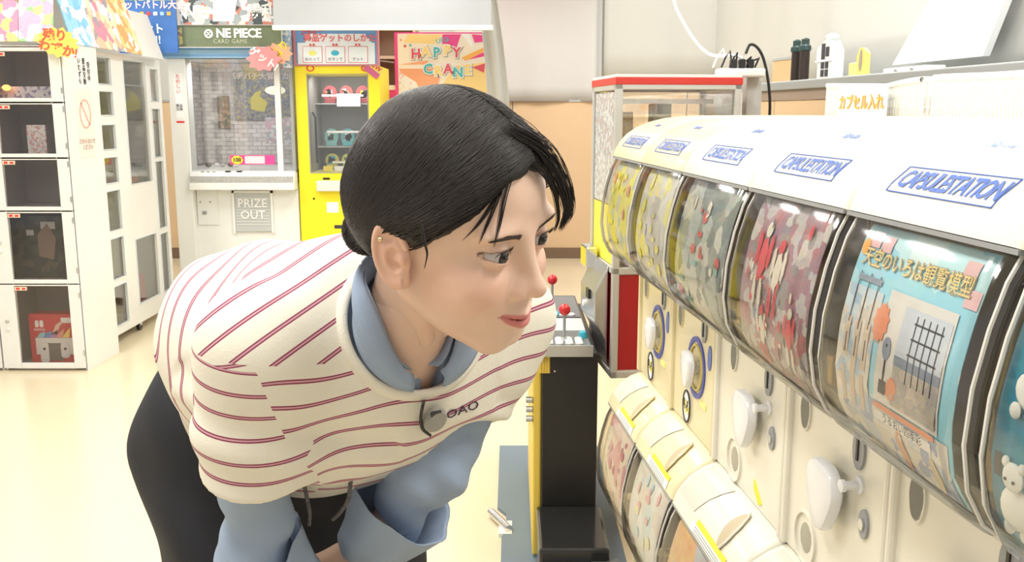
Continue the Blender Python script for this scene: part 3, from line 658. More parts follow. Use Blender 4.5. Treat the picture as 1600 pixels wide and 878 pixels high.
# what the lockers hold
def lk(px, py, dy=.1): return at(px, py, LKY+dy)
z0 = .0125
B = thing('game_console_box', 'red game console box with white controllers printed on it, in the lowest locker', 'box', (-2.55, LKY+.10, z0))
obj('carton', MB().box(-.135, .135, 0, .09, 0, .285), mat('carton_red', (.62, .025, .03), .4), B, bevel=.002)
obj('white_tablet', MB().box(-.105, .11, -.002, 0, .055, .150), mat('print_white', (.82, .82, .80), .4), B, bevel=.001)
obj('dark_screen', MB().box(-.045, .045, -.003, -.002, 0.02, .120), mat('print_dark', (.18, .15, .14), .4), B)
for x in (-.058, .058):
    g = obj('controller_print', MB().prism(poly_round([(x-.024, .008 if x < 0 else .035), (x+.024, .008 if x < 0 else .035), (x+.024, .125), (x-.024, .125)], .02), -.005, -.003, 'y'), mat('print_white', (.82, .82, .80), .4), B)
    obj('stick_print', MB().prism([(x+a, .088+b) for a, b in oval(.008, .008, 10)], -.006, -.005, 'y'), DKINK, g)
obj('logo_print', MB().prism(poly_round([(-.100, .210), (-.080, .210), (-.080, .250), (-.100, .250)], .01), -.002, 0, 'y').prism(poly_round([(-.074, .210), (-.054, .210), (-.054, .250), (-.074, .250)], .01), -.002, 0, 'y'), WHINK, B)
ztext('logo_lettering', 'SWITCH', WHINK, -.078, -.001, .196, .016, B, bold=.02)
obj('corner_label', MB().box(.045, .125, -.002, 0, .235, .265), WHINK, B)
for k, c in enumerate([(.30, .62, .75), (.12, .30, .68), (.55, .25, .6), (.78, .35, .25), (.85, .68, .12)]):
    obj('hand_print', MB().prism([(-.095+.035*k, .152), (-.055+.035*k, .152), (-.045+.035*k, .185+.006*k), (-.075+.035*k, .178)], -.003, 0, 'y'), mat('rainbow_ink_%d' % k, c, .5), B)
obj('arm_print', MB().prism([(-.01, .170), (.015, .225), (.045, .245), (.060, .240), (.035, .215), (.018, .170)], -.003, 0, 'y'), mat('skin_print', (.80, .55, .42), .5), B)
def picture(px0, py0, px1, py1, m, lab, cat='box', dy=.12, name='prize_box', thick=.05, z=None):
    a, b = lk(px0, py1, dy), lk(px1, py0, dy); zz = a.z if z is None else z
    return tag(obj(name, MB().box(a.x, b.x, LKY+dy, LKY+dy+thick, zz, b.z), m, bevel=.002), lab, cat)
picture(0, 135, 82, 150, printed('white_lilac_print', [(.75, .74, .80), (.35, .33, .50), (.82, .82, .86)], 30, 3, 51), 'long white box with dark lettering on its side in the top locker', z=1.4625)
tag(obj('glowing_toy', MB().ball(lk(10, 137, .08), (.022, .02, .016), 12, 8), mat('orange_glow', (.9, .3, .05), .4, emis=((1, .35, .08), 3))), 'small glowing orange lamp in the top locker', 'lamp')
picture(44, 195, 70, 237, printed('card_print', [(.80, .78, .78), (.72, .40, .40), (.66, .66, .68), (.86, .85, .84)], 34, 3, 52), 'upright white card box with small red print in the second locker', thick=.03, z=1.175)
pp = picture(18, 337, 98, 432, printed('dark_green_print', [(.03, .035, .03), (.05, .06, .045), (.08, .075, .055), (.03, .03, .04)], 10, 3, 53), 'dark picture box behind the fourth locker door', z=.499)
obj('figure_print', MB().prism([(-2.60, .62), (-2.52, .60), (-2.50, .72), (-2.545, .80), (-2.60, .74)], LKY+.117, LKY+.119, 'y'), mat('dull_figure', (.22, .16, .13), .6), pp)
obj('pale_print', MB().box(-2.66, -2.62, LKY+.117, LKY+.119, .735, .765).box(-2.58, -2.50, LKY+.118, LKY+.1195, .77, .81), mat('grey_white_print', (.45, .46, .48), .6), pp)
# ---- second cabinet, its small windows facing the room
T = thing('glass_display_cabinet', 'white display cabinet with small square windows and one tall window, on casters', 'cabinet', (-2.40, 5.43, 0))
OL = mat('olive_yellow_lining', (.78, .74, .22), .6)
c0, c1 = -.075, 1.05
LCOL = [(1.56, 1.717), (1.38, 1.52), (1.18, 1.326), (.98, 1.134), (.696, .935), (.402, .65), (.115, .361)]
MCOL = [(.95, 1.715), (.18, .60)]; RCOL = [(1.47, 1.68), (1.10, 1.42), (.62, 1.07), (.18, .58)]
obj('carcass', MB().box(-.42, 0-.02, c0, c0+.012, .06, 1.745).box(-.42, -.02, c1-.012, c1, .06, 1.745).box(-.42, -.02, c0, c1, 1.73, 1.745).box(-.42, -.02, c0, c1, .06, .08), WHITE2, T)
obj('lining', MB().box(-.42, -.20, .012, .25, .08, 1.73).box(-.42, -.36, .25, c1-.012, .08, 1.73), OL, T)
obj('grey_backdrop', MB().box(-.36, -.30, .42, .70, .97, 1.60), mat('grey_card', (.40, .40, .38), .7), T)
fm = MB()
def facewall(y0, y1, cells):
    zz = 1.745
    for (a, b) in cells:
        fm.box(-.02, 0, y0, y1, b, zz); zz = a
    fm.box(-.02, 0, y0, y1, .06, zz)
facewall(.06, .25, LCOL); facewall(.43, .78, MCOL); facewall(.85, .99, RCOL)
for (a, b) in ((-.075, .06), (.25, .43), (.78, .85), (.99, 1.05)): fm.box(-.02, 0, a, b, .06, 1.745)
obj('front_frame', fm, WHITE2, T)
for col, y0, y1 in ((LCOL, .06, .25), (MCOL, .43, .78), (RCOL, .85, .99)):
    for (a, b) in col:
        obj('window_pane', MB().box(-.014, -.010, y0, y1, a, b), GLASS, T)
        obj('window_bead', MB().tube([(.002, y0, a), (.002, y1, a), (.002, y1, b), (.002, y0, b), (.002, y0, a)], .004, 6, False), mat('pale_blue_bead', (.66, .72, .76), .4), T)
for k, (a, b) in enumerate(LCOL[:-1]): obj('shelf', MB().box(-.20, -.022, .06, .25, a-.02, a-.012), WHITE2, T)
for z in (.95, .16, 1.58): obj('shelf', MB().box(-.36, -.022, .27, .80, z-.02, z-.008), WHITE2, T)
for y in (.08, .47, .86):
    c_ = obj('caster', MB().lathe([(.0, -.010), (.026, -.010), (.028, 0), (.026, .010), (0, .010)], 14, Matrix.Translation((-.03, y, .028)) @ Matrix.Rotation(math.pi/2, 4, 'Y')), BLACK, T, smooth=True)
    obj('caster_bracket', MB().box(-.045, -.015, y-.018, y+.018, .035, .06), STEEL, c_)
prc = [(.8, .7, .68), (.5, .5, .55), (.8, .6, .2), (.7, .72, .75), (.75, .75, .7), (.85, .65, .15), (.9, .72, .2)]
for k, (a, b) in enumerate(LCOL):
    tag(obj('prize_pack', MB().box(-.13, -.06, .09, .17, 0, (b-a)*.7), printed('pack_%d' % k, [prc[k], (.8, .8, .8), (.35, .32, .3)], 20, 3, 60+k), bevel=.003), 'small printed prize pack behind the %s little window of the display cabinet' % ('top', 'second', 'third', 'fourth', 'fifth', 'sixth', 'lowest')[k], 'prize pack', 'packs behind the little windows').location = (-2.40, 5.43, a-.012 if k < 6 else .08)
tag(obj('plush_toy', MB().ball((0, 0, .07), (.055, .06, .07), 14, 10).ball((0, 0, .165), (.045, .048, .045), 14, 10).ball((0, -.035, .20), .015, 8, 6).ball((0, .035, .20), .015, 8, 6), mat('pink_plush', (.78, .52, .42), .9), smooth=True),
    'pinkish plush toy sitting at the foot of the tall cabinet window', 'toy').location = (-2.56, 5.98, .152)
tag(obj('prize_bag', MB().prism([(-.06, 0), (.06, 0), (.05, .14), (.02, .19), (-.02, .19), (-.05, .13)], -.03, .03, 'x'), mat('red_white_bag', (.75, .2, .18), .5)), 'red and white prize bag beside the plush toy in the display cabinet', 'bag').location = (-2.50, 6.10, .152)
tag(obj('snack_box', MB().box(-.06, .06, -.10, .10, 0, .045), ORINK, bevel=.003), 'flat orange box lying on the shelf behind the tall cabinet window', 'box').location = (-2.52, 6.03, .942)
# ---- banners above the lockers
PCOL = [[(.85, .55, .12), (.8, .78, .75), (.7, .3, .15), (.45, .7, .4), (.9, .8, .4)], [(.85, .80, .25), (.75, .30, .45), (.9, .88, .8), (.4, .25, .2)],
        [(.80, .45, .62), (.9, .8, .3), (.85, .85, .9), (.35, .6, .3)], [(.20, .52, .78), (.30, .6, .85), (.85, .9, .95), (.75, .65, .75)],
        [(.85, .5, .35), (.9, .85, .5), (.35, .3, .35), (.9, .9, .9), (.75, .25, .35)], [(.85, .65, .25), (.9, .4, .15), (.85, .8, .5), (.9, .9, .88)]]
def poster(pts, m, lab, grp=None):
    a, b, c, d = [Vector(p) for p in pts]; n = (b-a).cross(d-a).normalized()*.006
    return tag(obj('poster', MB().add([a, b, c, d, a+n, b+n, c+n, d+n], [(0, 1, 2, 3), (7, 6, 5, 4), (0, 4, 5, 1), (1, 5, 6, 2), (2, 6, 7, 3), (3, 7, 4, 0)]), m), lab, 'poster', grp)
ph = 2.22
names = ['orange and white poster above the lockers at the left edge', 'yellow poster with a pink flower shape above the lockers', 'lilac poster with a white slash at the locker corner']
for k, (x0, x1) in enumerate(((-3.0, -2.72), (-2.715, -2.53), (-2.525, -2.35))):
    poster([(x0, 4.90, 1.755), (x1, 4.90, 1.755), (x1-.03, 5.04, ph), (x0-.03, 5.04, ph)], printed('poster_%d' % k, PCOL[k], 8, 3, 70+k, .5, noise=.3), names[k], 'posters above the lockers')
names = ['sky blue poster with white shapes above the locker side', 'busy orange poster with a dark square above the display cabinet', 'warm orange poster with red lettering above the display cabinet']
for k, (y0, y1) in enumerate(((5.06, 5.36), (5.365, 5.72), (5.725, 6.0))):
    poster([(-2.33, y0, 1.755), (-2.33, y1, 1.755), (-2.46, y1, ph), (-2.46, y0, ph)], printed('poster_%d' % (k+3), PCOL[k+3], 8, 3, 80+k, .5, noise=.3), names[k], 'posters above the lockers')
poster([(-2.33, 6.0, 1.745), (-2.33, 6.36, 1.745), (-2.42, 6.36, 2.03), (-2.42, 6.0, 2.03)], PAPER, 'blank white sheet at the end of the posters above the display cabinet')
p = at(128, 22, 5.0)
t_ = thing('burst_sign', 'yellow jagged sign with red letters hanging at the locker corner', 'sign', tuple(at(90, 66, 4.86)))
obj('card', MB().prism(burst(26, .115, .080, .16, 4), -.002, .002, 'y', Matrix.Rotation(math.radians(14), 4, 'Y')), mat('sign_yellow', (.92, .76, .16), .5), t_)
ztext('sign_lettering', '残り', mat('sign_red', (.80, .14, .08), .5), -.01, -.004, .032, .062, t_, math.radians(-4), bold=.03)
ztext('sign_lettering', 'わずか!', mat('sign_red', (.80, .14, .08), .5), 0, -.004, -.035, .062, t_, math.radians(-14), bold=.03)
# ---- large claw machine with brick print
T = thing('crane_game_machine', 'large white crane game with a brick walled glass case and an olive card game banner', 'game machine', (-2.39, 6.6, 0))
Wc = .86; D = .85
BODY = mat('crane_white_body', (.80, .81, .79), .35)
obj('lower_cabinet', MB().box(0, Wc, .06, D, .06, .90), BODY, T, bevel=.006)
for x in (.05, Wc-.12):
    for y in (.12, D-.2): obj('foot', MB().box(x, x+.07, y, y+.08, 0, .06), BLACK, T)
obj('left_pillar', MB().box(0, .125, -.01, .12, .06, 1.765), BODY, T, bevel=.006)
pn = obj('pillar_sticker', MB().box(.045, .095, -.012, -.010, 1.36, 1.66), WHINK, T)
ztext('sticker_lettering', 'た\nの\nし\nい', REDINK, .07, -.014, 1.59, .034, pn); ztext('sticker_lettering', '景品\n交換', DKINK, .07, -.014, 1.43, .024, pn)
obj('red_bar', MB().box(.042, .098, -.012, -.010, 1.325, 1.338), REDINK, T)
obj('centre_pillar', MB().box(.735, .775, -.005, .03, .98, 1.765), BODY, T, bevel=.004)
obj('right_frame', MB().box(Wc-.02, Wc, .0, .03, .98, 1.765), GREY, T)
obj('console', MB().prism([(-.06, .86), (-.06, .905), (-.03, .985), (.06, .995), (.06, .86)], 0.12, Wc, 'x'), BODY, T, bevel=.004)
obj('console_strip', MB().box(.13, Wc-.01, -.062, -.03, .915, .955), mat('speckled_grey_strip', (.42, .42, .41), .4, var=.35, vscale=60), T)
for x in (.37, .45): obj('console_button', MB().box(x, x+.035, -.035, -.01, .984, .992), BLACK, T)
for x in (.20, .24, .28): obj('console_mark', MB().box(x, x+.02, -.035, -.02, .984, .989), GREY, T)
bk = obj('case_back', MB().box(.0, Wc, .62, .65, .90, 1.77), mat('brick_mortar', (.36, .34, .34), .7), T)
brm = [mat('brick_print_%d' % k, c, .6) for k, c in enumerate([(.56, .53, .53), (.62, .59, .58), (.50, .47, .47)])]
bme = []
for m_ in brm: bme.append(mesh_from('brick', MB().box(-.033, .033, -.004, 0, -.0145, .0145), m_))
rr = random.Random(5)
for r_ in range(23):
    for c_ in range(13):
        x = .01+.07*c_+(.035 if r_ % 2 else 0)
        if x > Wc-.03: continue
        b = bpy.data.objects.new('brick', rr.choice(bme)); COL.objects.link(b); b.parent = bk; b.location = (x, .62, 1.03+.0325*r_)
sd_ = obj('case_side_wall', MB().box(0, .02, .12, .62, .90, 1.765), mat('brick_mortar', (.36, .34, .34), .7), T)
for r_ in range(23):
    for c_ in range(7):
        y = .16+.07*c_+(.035 if r_ % 2 else 0)
        if y > .59: continue
        b = bpy.data.objects.new('brick', rr.choice(bme)); COL.objects.link(b); b.parent = sd_; b.location = (.02, y, 1.03+.0325*r_); b.rotation_euler = (0, 0, math.pi/2)
obj('case_floor', MB().box(.02, Wc, .06, .62, .985, 1.0), mat('pale_case_floor', (.66, .66, .66), .4), T)
obj('case_side', MB().box(Wc-.012, Wc, .03, .62, .98, 1.765), glass('side_pane', (.85, .87, .88), .08), T)
obj('front_pane', MB().box(.125, Wc-.02, .008, .014, .99, 1.765), GLASS, T)
obj('case_roof', MB().box(0, Wc, 0, D, 1.765, 1.79), BODY, T)
LB2 = mat('blue_stripe', (.16, .36, .62), .4)
cp = obj('cornice', MB().box(-.03, Wc+.002, -.03, .10, 1.765, 1.835), LBLUE, T, bevel=.004)
obj('cornice_stripe', MB().box(-.03, Wc, -.033, -.030, 1.778, 1.790).box(-.03, Wc, -.033, -.030, 1.822, 1.834), LB2, cp)
obj('cornice_end', MB().box(Wc-.045, Wc+.005, -.04, .08, 1.70, 1.97), printed('blue_white_stripe_print', [(.45, .62, .80), (.78, .82, .88), (.3, .5, .75)], 22, 2, 33), T)
ps = obj('case_poster', MB().box(.27, .71, .600, .606, 1.34, 1.71), printed('dark_cards_print', [(.10, .11, .14), (.17, .16, .17), (.11, .15, .24), (.22, .20, .19), (.30, .28, .14)], 30, 3, 91), T)
ztext('poster_lettering', '超パチパチ大冒険カード', mat('pale_pink_ink', (.62, .52, .52), .6), .50, .596, 1.665, .058, ps, bold=.02)
obj('yellow_figure_print', MB().prism([(.40, .597-.597+1.42), (.50, 1.40), (.53, 1.47), (.47, 1.52), (.49, 1.56), (.44, 1.55), (.40, 1.50)], .596, .599, 'y'), mat('dull_yellow_print', (.50, .44, .06), .6), ps)
obj('small_poster', MB().box(.145, .235, .600, .606, 1.28, 1.52), printed('brown_print', [(.20, .13, .09), (.30, .18, .12), (.12, .14, .10), (.4, .28, .2)], 20, 3, 92), T)
q = obj('prize_stand', MB().box(.58, .80, .30, .306, 1.17, 1.36), printed('pink_grey_print', [(.30, .32, .36), (.45, .3, .36), (.5, .52, .54)], 22, 3, 93), T)
obj('prize_badge', MB().prism([(.665+a, 1.555+b) for a, b in oval(.075, .032, 22)], .30, .304, 'y'), mat('pale_badge', (.66, .66, .50), .5), T)
st = obj('price_strip', MB().box(.40, .715, -.002, .006, 1.035, 1.10), PINK, T)
obj('strip_paper', MB().box(.505, .645, -.004, -.002, 1.042, 1.094), mat('pink_paper', (.85, .66, .72), .6), st)
obj('price_badge', MB().prism([(.45+a, 1.067+b) for a, b in burst(18, .045, .032, .12)], -.006, -.002, 'y'), YELINK, st)
ztext('price_lettering', '100', DKINK, .45, -.008, 1.067, .040, st, bold=.03)
for k in range(5): obj('prize_lump', MB().ball((.18+.05*k, .2+.04*(k % 2), 1.02), (.022, .02, .016), 10, 6), [DKINK, WHITE, GREY][k % 3], T)
pd = obj('prize_door', MB().box(.40, .66, .045, .060, .55, .83), mat('grey_prize_door', (.50, .52, .52), .3), T, bevel=.004)
obj('door_frame', MB().box(.385, .40, .04, .06, .54, .845).box(.66, .675, .04, .06, .54, .845).box(.385, .675, .04, .06, .83, .845), WHITE2, pd)
for k in range(10): obj('slat_line', MB().box(.41, .65, .042, .045, .60+.021*k, .606+.021*k), mat('pale_line', (.66, .68, .68), .4), pd)
ztext('door_lettering', 'PRIZE', WHINK, .53, .038, .755, .085, pd, bold=.012); ztext('door_lettering', 'OUT', WHINK, .53, .038, .672, .085, pd, bold=.012)
cd_ = obj('coin_door', MB().box(.13, .28, .05, .062, .60, .86), mat('coin_door_white', (.76, .77, .75), .35), T, bevel=.003)
for x, z in ((.155, .765), (.225, .765)): obj('coin_lock', MB().ball((x, .05, z), .007, 8, 6), GREY, cd_)
obj('coin_slot', MB().box(.165, .195, .045, .052, .675, .70), GREY, cd_)
# banners of the large machine
t_ = thing('banner', 'olive green banner reading one piece card game above the brick case', 'banner', (-2.46, 6.5, 1.838))
obj('cloth', MB().box(0, .89, 0, .015, 0, .14), mat('olive_green_banner', (.16, .20, .12), .6, var=.25, vscale=14), t_)
rr = random.Random(8)
obj('left_artwork', MB().box(.02, .22, -.003, 0, .01, .13), printed('green_yellow_print', [(.60, .56, .20), (.35, .45, .30), (.68, .62, .32), (.45, .16, .10)], 26, 3, 94), t_)
ztext('banner_lettering', '超\n最強', mat('pale_gold_ink', (.72, .66, .32), .5), .16, -.005, .068, .055, t_, bold=.03)
ob_ = obj('letter_ring', MB().prism([(.400+a, .085+b) for a, b in oval(.030, .030, 24)], -.005, 0, 'y'), WHINK, t_)
for a in range(4):
    obj('ring_spoke', MB().prism([(.400+.016*math.cos(math.pi/2*a+x)*k, .085+.016*math.sin(math.pi/2*a+x)*k) for x, k in ((-.35, .4), (-.55, 1.3), (.55, 1.3), (.35, .4))], -.007, -.004, 'y'), mat('olive_green_banner', (.16, .20, .12), .6), ob_)
ztext('banner_lettering', 'NE PIECE', WHINK, .605, -.003, .086, .082, t_, bold=.035, spacing=.93)
ztext('banner_lettering', 'CARD GAME', mat('pale_olive_ink', (.55, .58, .45), .5), .545, -.003, .034, .038, t_, spacing=1.1)
t_ = thing('banner', 'dark banner with bold white letters and pale artwork above the olive banner', 'banner', (-2.24, 6.48, 1.982))
obj('cloth', MB().box(0, .665, 0, .015, 0, .42), printed('pale_dark_print', [(.06, .08, .09), (.35, .40, .42), (.75, .76, .78), (.55, .2, .15), (.8, .72, .62)], 9, 3, 95), t_)
ztext('banner_lettering', 'WE', WHINK, .10, -.004, .075, .12, t_, shear=-.3, bold=.03); ztext('banner_lettering', '勝利', WHINK, .55, -.004, .08, .10, t_, bold=.02)
obj('white_streak', MB().prism([(.22, .02), (.36, .02), (.40, .20), (.36, .40), (.25, .40)], -.004, 0, 'y'), mat('streak_white', (.85, .87, .9), .5), t_)
t_ = thing('banner', 'blue banner with crowded red and white lettering left of the dark banner', 'banner', (-2.64, 6.42, 1.79))
obj('cloth', MB().box(0, .395, 0, .015, 0, .55), mat('royal_blue_banner', (.04, .14, .42), .5, var=.3, vscale=9), t_)
obj('top_artwork', MB().box(.05, .38, -.003, 0, .34, .55), printed('green_blue_print', [(.25, .42, .25), (.1, .3, .55), (.5, .55, .5), (.1, .12, .2)], 20, 3, 96), t_)
ztext('banner_lettering', 'ポケットバトル大会', mat('pink_white_ink', (.85, .62, .64), .5), .20, -.004, .31, .058, t_, bold=.03)
for k in range(8): obj('colour_square', MB().box(.02+.045*k, .045+.045*k, -.004, 0, .245, .268), [REDINK, WHINK, LBLUE, ORINK][k % 4], t_)
ztext('banner_lettering', 'イベント\n開催中!', mat('ice_ink', (.6, .75, .88), .5), .17, -.004, .12, .07, t_, bold=.03)
for (px, py, s, c, sd, lab, tx) in ((412, 92, .13, (.85, .30, .32), 3, 'red and white jagged price sign on the corner of the large crane game', 'ゲット!'), (434, 84, .11, (.85, .45, .28), 9, 'orange jagged sign tucked behind the red one on the large crane game', '大当り')):
    P_ = at(px, py, 6.50-(.02 if sd == 3 else 0)); t_ = thing('burst_sign', lab, 'sign', tuple(P_))
    obj('card', MB().prism(burst(20, s, s*.72, .22, sd), -.002, .002, 'y'), mat('burst_%d' % sd, c, .5), t_)
    ztext('sign_lettering', tx, WHINK if sd == 3 else YELINK, 0, -.004, 0, .068, t_, math.radians(-35 if sd == 3 else 50), bold=.03)
def case_light(x, y, z, w_, e):
    ld = bpy.data.lights.new('case_light', 'AREA'); ld.shape = 'RECTANGLE'; ld.size = w_; ld.size_y = .12; ld.energy = e; ld.color = (1, .98, .95)
    lo = bpy.data.objects.new('case_light', ld); COL.objects.link(lo); lo.location = (x, y, z); lo.rotation_euler = (math.radians(12), 0, 0)
case_light(-1.96, 6.72, 1.755, .5, 3.2); case_light(-1.22, 6.74, 1.645, .35, 1.3); case_light(-.55, 7.35, 1.49, .5, 1.2)
case_light(-2.58, 5.85, 1.72, .16, .8)  # fill light added to brighten the inside of the display cabinet, no fitting there
# ---- yellow machine
T = thing('crane_game_machine', 'bright yellow crane game cabinet with a tall glass front', 'game machine', (-1.518, 6.64, 0))
Wy = .592
obj('body', MB().box(0, .082, 0, .5, .975, 1.655).box(Wy-.082, Wy, 0, .5, .975, 1.655).box(0, Wy, 0, .5, 1.655, 1.715).box(0, Wy, 0, .5, .05, .975).box(.082, Wy-.082, .47, .5, .975, 1.655), YELLOW, T)
for x in (.04, Wy-.1):
    for y in (.05, .38): obj('foot', MB().box(x, x+.06, y, y+.07, 0, .05), BLACK, T)
obj('case_lining', MB().box(.085, Wy-.085, .45, .455, .975, 1.66).box(.085, .088, .01, .45, .975, 1.66).box(Wy-.088, Wy-.085, .01, .45, .975, 1.66), mat('grey_case_lining', (.36, .36, .34), .5), T)
obj('front_pane', MB().box(.085, Wy-.085, .01, .016, .975, 1.66), GLASS, T)
obj('window_bead', MB().tube([(.085, .0, .975), (Wy-.085, 0, .975), (Wy-.085, 0, 1.66), (.085, 0, 1.66), (.085, 0, .975)], .005, 6, False), GREY, T)
sh = obj('prize_shelf', MB().box(.13, Wy-.09, -.05, .01, .845, .92), mat('pale_tray', (.70, .70, .64), .4), T, bevel=.008)
obj('white_label', MB().box(.19, .275, -.002, 0, .69, .765), PAPER, T); obj('keyhole', MB().ball((.10, 0, .79), .008, 8, 6), BLACK, T)
obj('prize_slot', MB().box(.24, .46, -.002, .02, .575, .60), DKINK, T); obj('slot_mark', MB().box(.17, .22, -.002, 0, .925, .94).box(.42, .47, -.002, 0, .925, .94), BLACK, T)
obj('joystick_rod', MB().tube([(.12, .06, 1.04), (.12, .06, 1.36), (.10, .06, 1.40)], .008, 6), BLACK, T)
for x in (.11, Wy-.10): obj('red_swirl', ring(0, 0, 0, .028, .022, .009, .002), REDINK, T).matrix_local = Matrix.Translation((x, -.001, 1.70)) @ Matrix.Rotation(math.pi/2, 4, 'Z')
rr = random.Random(11)
for r_, z in enumerate((1.53, 1.22, 1.05)):
    obj('display_shelf', MB().box(.09, Wy-.09, .22, .45, z-.075, z-.068), mat('clear_shelf', (.55, .58, .58), .3), T)
    for k in range(3):
        x = .19+.12*k; cl = [[(.55, .10, .12), (.5, .12, .12), (.55, .1, .12)], [(.20, .45, .45), (.10, .40, .45), (.15, .25, .4)], [(.65, .60, .15), (.60, .65, .15), (.7, .7, .7)]][r_][k]
        o_ = obj('prize', MB().prism([(x+a, z+b) for a, b in oval(.052, .062 if r_ < 2 else .05, 16)], .26, .30, 'y').box(x-.04, x+.04, .25, .31, z-.066, z-.03), mat('prize_%d_%d' % (r_, k), cl, .4), T, bevel=.004)
        for j in range(5): obj('prize_print', MB().prism([(x+rr.uniform(-.03, .03)+a, z+rr.uniform(-.03, .03)+b) for a, b in oval(.009, .011, 7)], .254, .262, 'y'), rr.choice([WHINK, YELINK, DKINK, CYAN, WHINK]), o_)
    obj('shelf_sparkle', MB().box(.14+.03*r_, .44, .215, .219, z-.02+.05*(r_ == 1), z-.005+.05*(r_ == 1)), WHINK, T)
obj('inner_notice', MB().box(.25, .42, .20, .204, 1.44, 1.53), WHINK, T)
for k in range(4): obj('price_tag', MB().box(.17+.08*k, .235+.08*k, .03, .033, .985, 1.02), [YELINK, WHINK, WHINK, mat('olive_tag', (.6, .6, .2), .5)][k], T)
H = thing('header_board', 'blue and white header board with red lettering on the yellow crane game', 'sign', (-1.516, 6.64, 1.717))
obj('board', MB().box(0, .59, -.02, .03, 0, .255), mat('dusty_red_frame', (.62, .25, .32), .5), H)
obj('blue_field', MB().box(.02, .575, -.023, -.02, .015, .245), mat('header_blue', (.14, .32, .62), .5), H)
obj('white_field', MB().box(.03, .565, -.025, -.023, .01, .155).prism([(.08, .15), (.55, .15), (.50, .215), (.12, .215)], -.0255, -.023, 'y'), mat('ice_white', (.80, .86, .90), .5), H)
ztext('header_lettering', 'プライズ', REDINK, .13, -.027, .222, .040, H, bold=.04); ztext('header_lettering', '景品ゲットのしかた', mat('header_red', (.78, .18, .20), .5), .325, -.0275, .184, .056, H, bold=.03)
for k in range(3):
    x = .065+.158*k; f_ = obj('step_frame', MB().box(x, x+.135, -.028, -.025, .02, .13), REDINK, H)
    obj('step_paper', MB().box(x+.003, x+.132, -.029, -.0275, .023, .127), mat('ice_white', (.80, .86, .90), .5), f_)
    if k < 2: obj('step_picture', MB().prism([(x+.067+a, .085+b) for a, b in oval(.028, .018, 14)], -.031, -.029, 'y'), [mat('step_yellow', (.8, .8, .2), .5), CYAN][k], f_)
    ztext('step_lettering', ['ねらって', 'ボタンで', 'ゲット'][k], DKINK, x+.067, -.030, .042, .026, f_)
    ztext('step_lettering', '▲▲', REDINK, x+.067, -.030, .142, .022, f_)
P_ = at(583, 108, 6.63); t_ = thing('burst_sign', 'small tilted yellow and magenta sign at the corner of the yellow crane game', 'sign', tuple(P_))
MRt = Matrix.Rotation(math.radians(38), 4, 'Y')
obj('card', MB().box(-.065, .065, -.002, .002, 0, .045, MRt), mat('sign_lemon', (.82, .72, .15), .5), t_); obj('card_lower', MB().box(-.055, .060, -.003, .002, -.042, 0, MRt), mat('sign_magenta', (.6, .12, .28), .5), t_)
ztext('sign_lettering', 'NEW', REDINK, .012, -.004, .020, .045, t_, math.radians(-38), bold=.03)
# ---- pink machine
T = thing('crane_game_machine', 'pink and white crane game mostly hidden behind the dark haired person', 'game machine', (-1.01, 7.2, 0))
Wp = .92
obj('lower_cabinet', MB().box(.04, Wp-.04, .02, .8, .06, .95), WHITE2, T, bevel=.006); obj('plinth', MB().box(.06, Wp-.06, .05, .75, 0, .06), BLACK, T)
for x in (.04, Wp-.10): obj('pillar', MB().box(x, x+.06, .02, .08, .95, 1.52), WHITE2, T, bevel=.004)
obj('case_back', MB().box(.05, Wp-.05, .74, .78, .95, 1.52), mat('grey_case_lining', (.36, .36, .34), .5), T); obj('front_pane', MB().box(.10, Wp-.10, .04, .046, .95, 1.52), GLASS, T)
obj('pink_roof', MB().prism([(0, 1.50), (Wp, 1.50), (Wp, 1.55), (Wp-.12, 1.60), (.12, 1.60), (0, 1.55)], -.02, .6, 'y'), PINK, T, bevel=.004)
obj('roof_strip', MB().box(0, .14, -.024, -.02, 1.565, 1.60), WHINK, T)
H = thing('header_board', 'bright happy crane header board with colourful letters on a pink machine', 'sign', (-.880, 7.145, 1.60))
obj('board', MB().box(0, .75, 0, .03, -.09, .385), PINK, H)
FY = mat('sunny_print', (.92, .68, .28), .5); FO = mat('salmon_print', (.90, .40, .22), .5); FC = mat('cream_print', (.88, .80, .68), .5)
f_ = obj('printed_face', MB().box(.025, .725, -.004, 0, -.08, .375), FC, H)
obj('orange_field', MB().prism([(.03, .12), (.36, .12), (.30, -.08), (.12, -.08)], -.005, -.0035, 'y').prism([(.03, .15), (.25, .18), (.25, .15)], -.005, -.0035, 'y'), FO, f_)
obj('yellow_field', MB().prism([(.10, .37), (.36, .37), (.30, .30), (.07, .31)], -.005, -.0035, 'y').prism([(.45, .14), (.72, .17), (.72, -.08), (.30, -.08)], -.0055, -.0035, 'y'), FY, f_)
obj('pink_rays', MB().prism([(.36, .37), (.50, .37), (.46, .26), (.36, .30)], -.0052, -.0035, 'y').prism([(.58, .37), (.725, .36), (.725, .32), (.60, .31)], -.0056, -.0035, 'y').prism([(.52, .18), (.72, .22), (.72, .25), (.56, .21)], -.0056, -.0035, 'y'), PINK, f_)
obj('orange_ray', MB().prism([(.50, .20), (.725, .30), (.725, .27), (.54, .18)], -.006, -.0035, 'y'), mat('ray_orange', (.9, .45, .1), .5), f_)
obj('white_ray', MB().prism([(.50, .375), (.56, .375), (.60, .25)], -.0062, -.0035, 'y'), WHINK, f_)
obj('dot_field', MB().prism([(.03, .10), (.16, .02), (.20, -.08), (.03, -.08)], -.0058, -.0035, 'y'), printed('pink_dots', [(.85, .6, .62), (.88, .84, .82), (.88, .84, .82)], 60, 2, 97), f_)
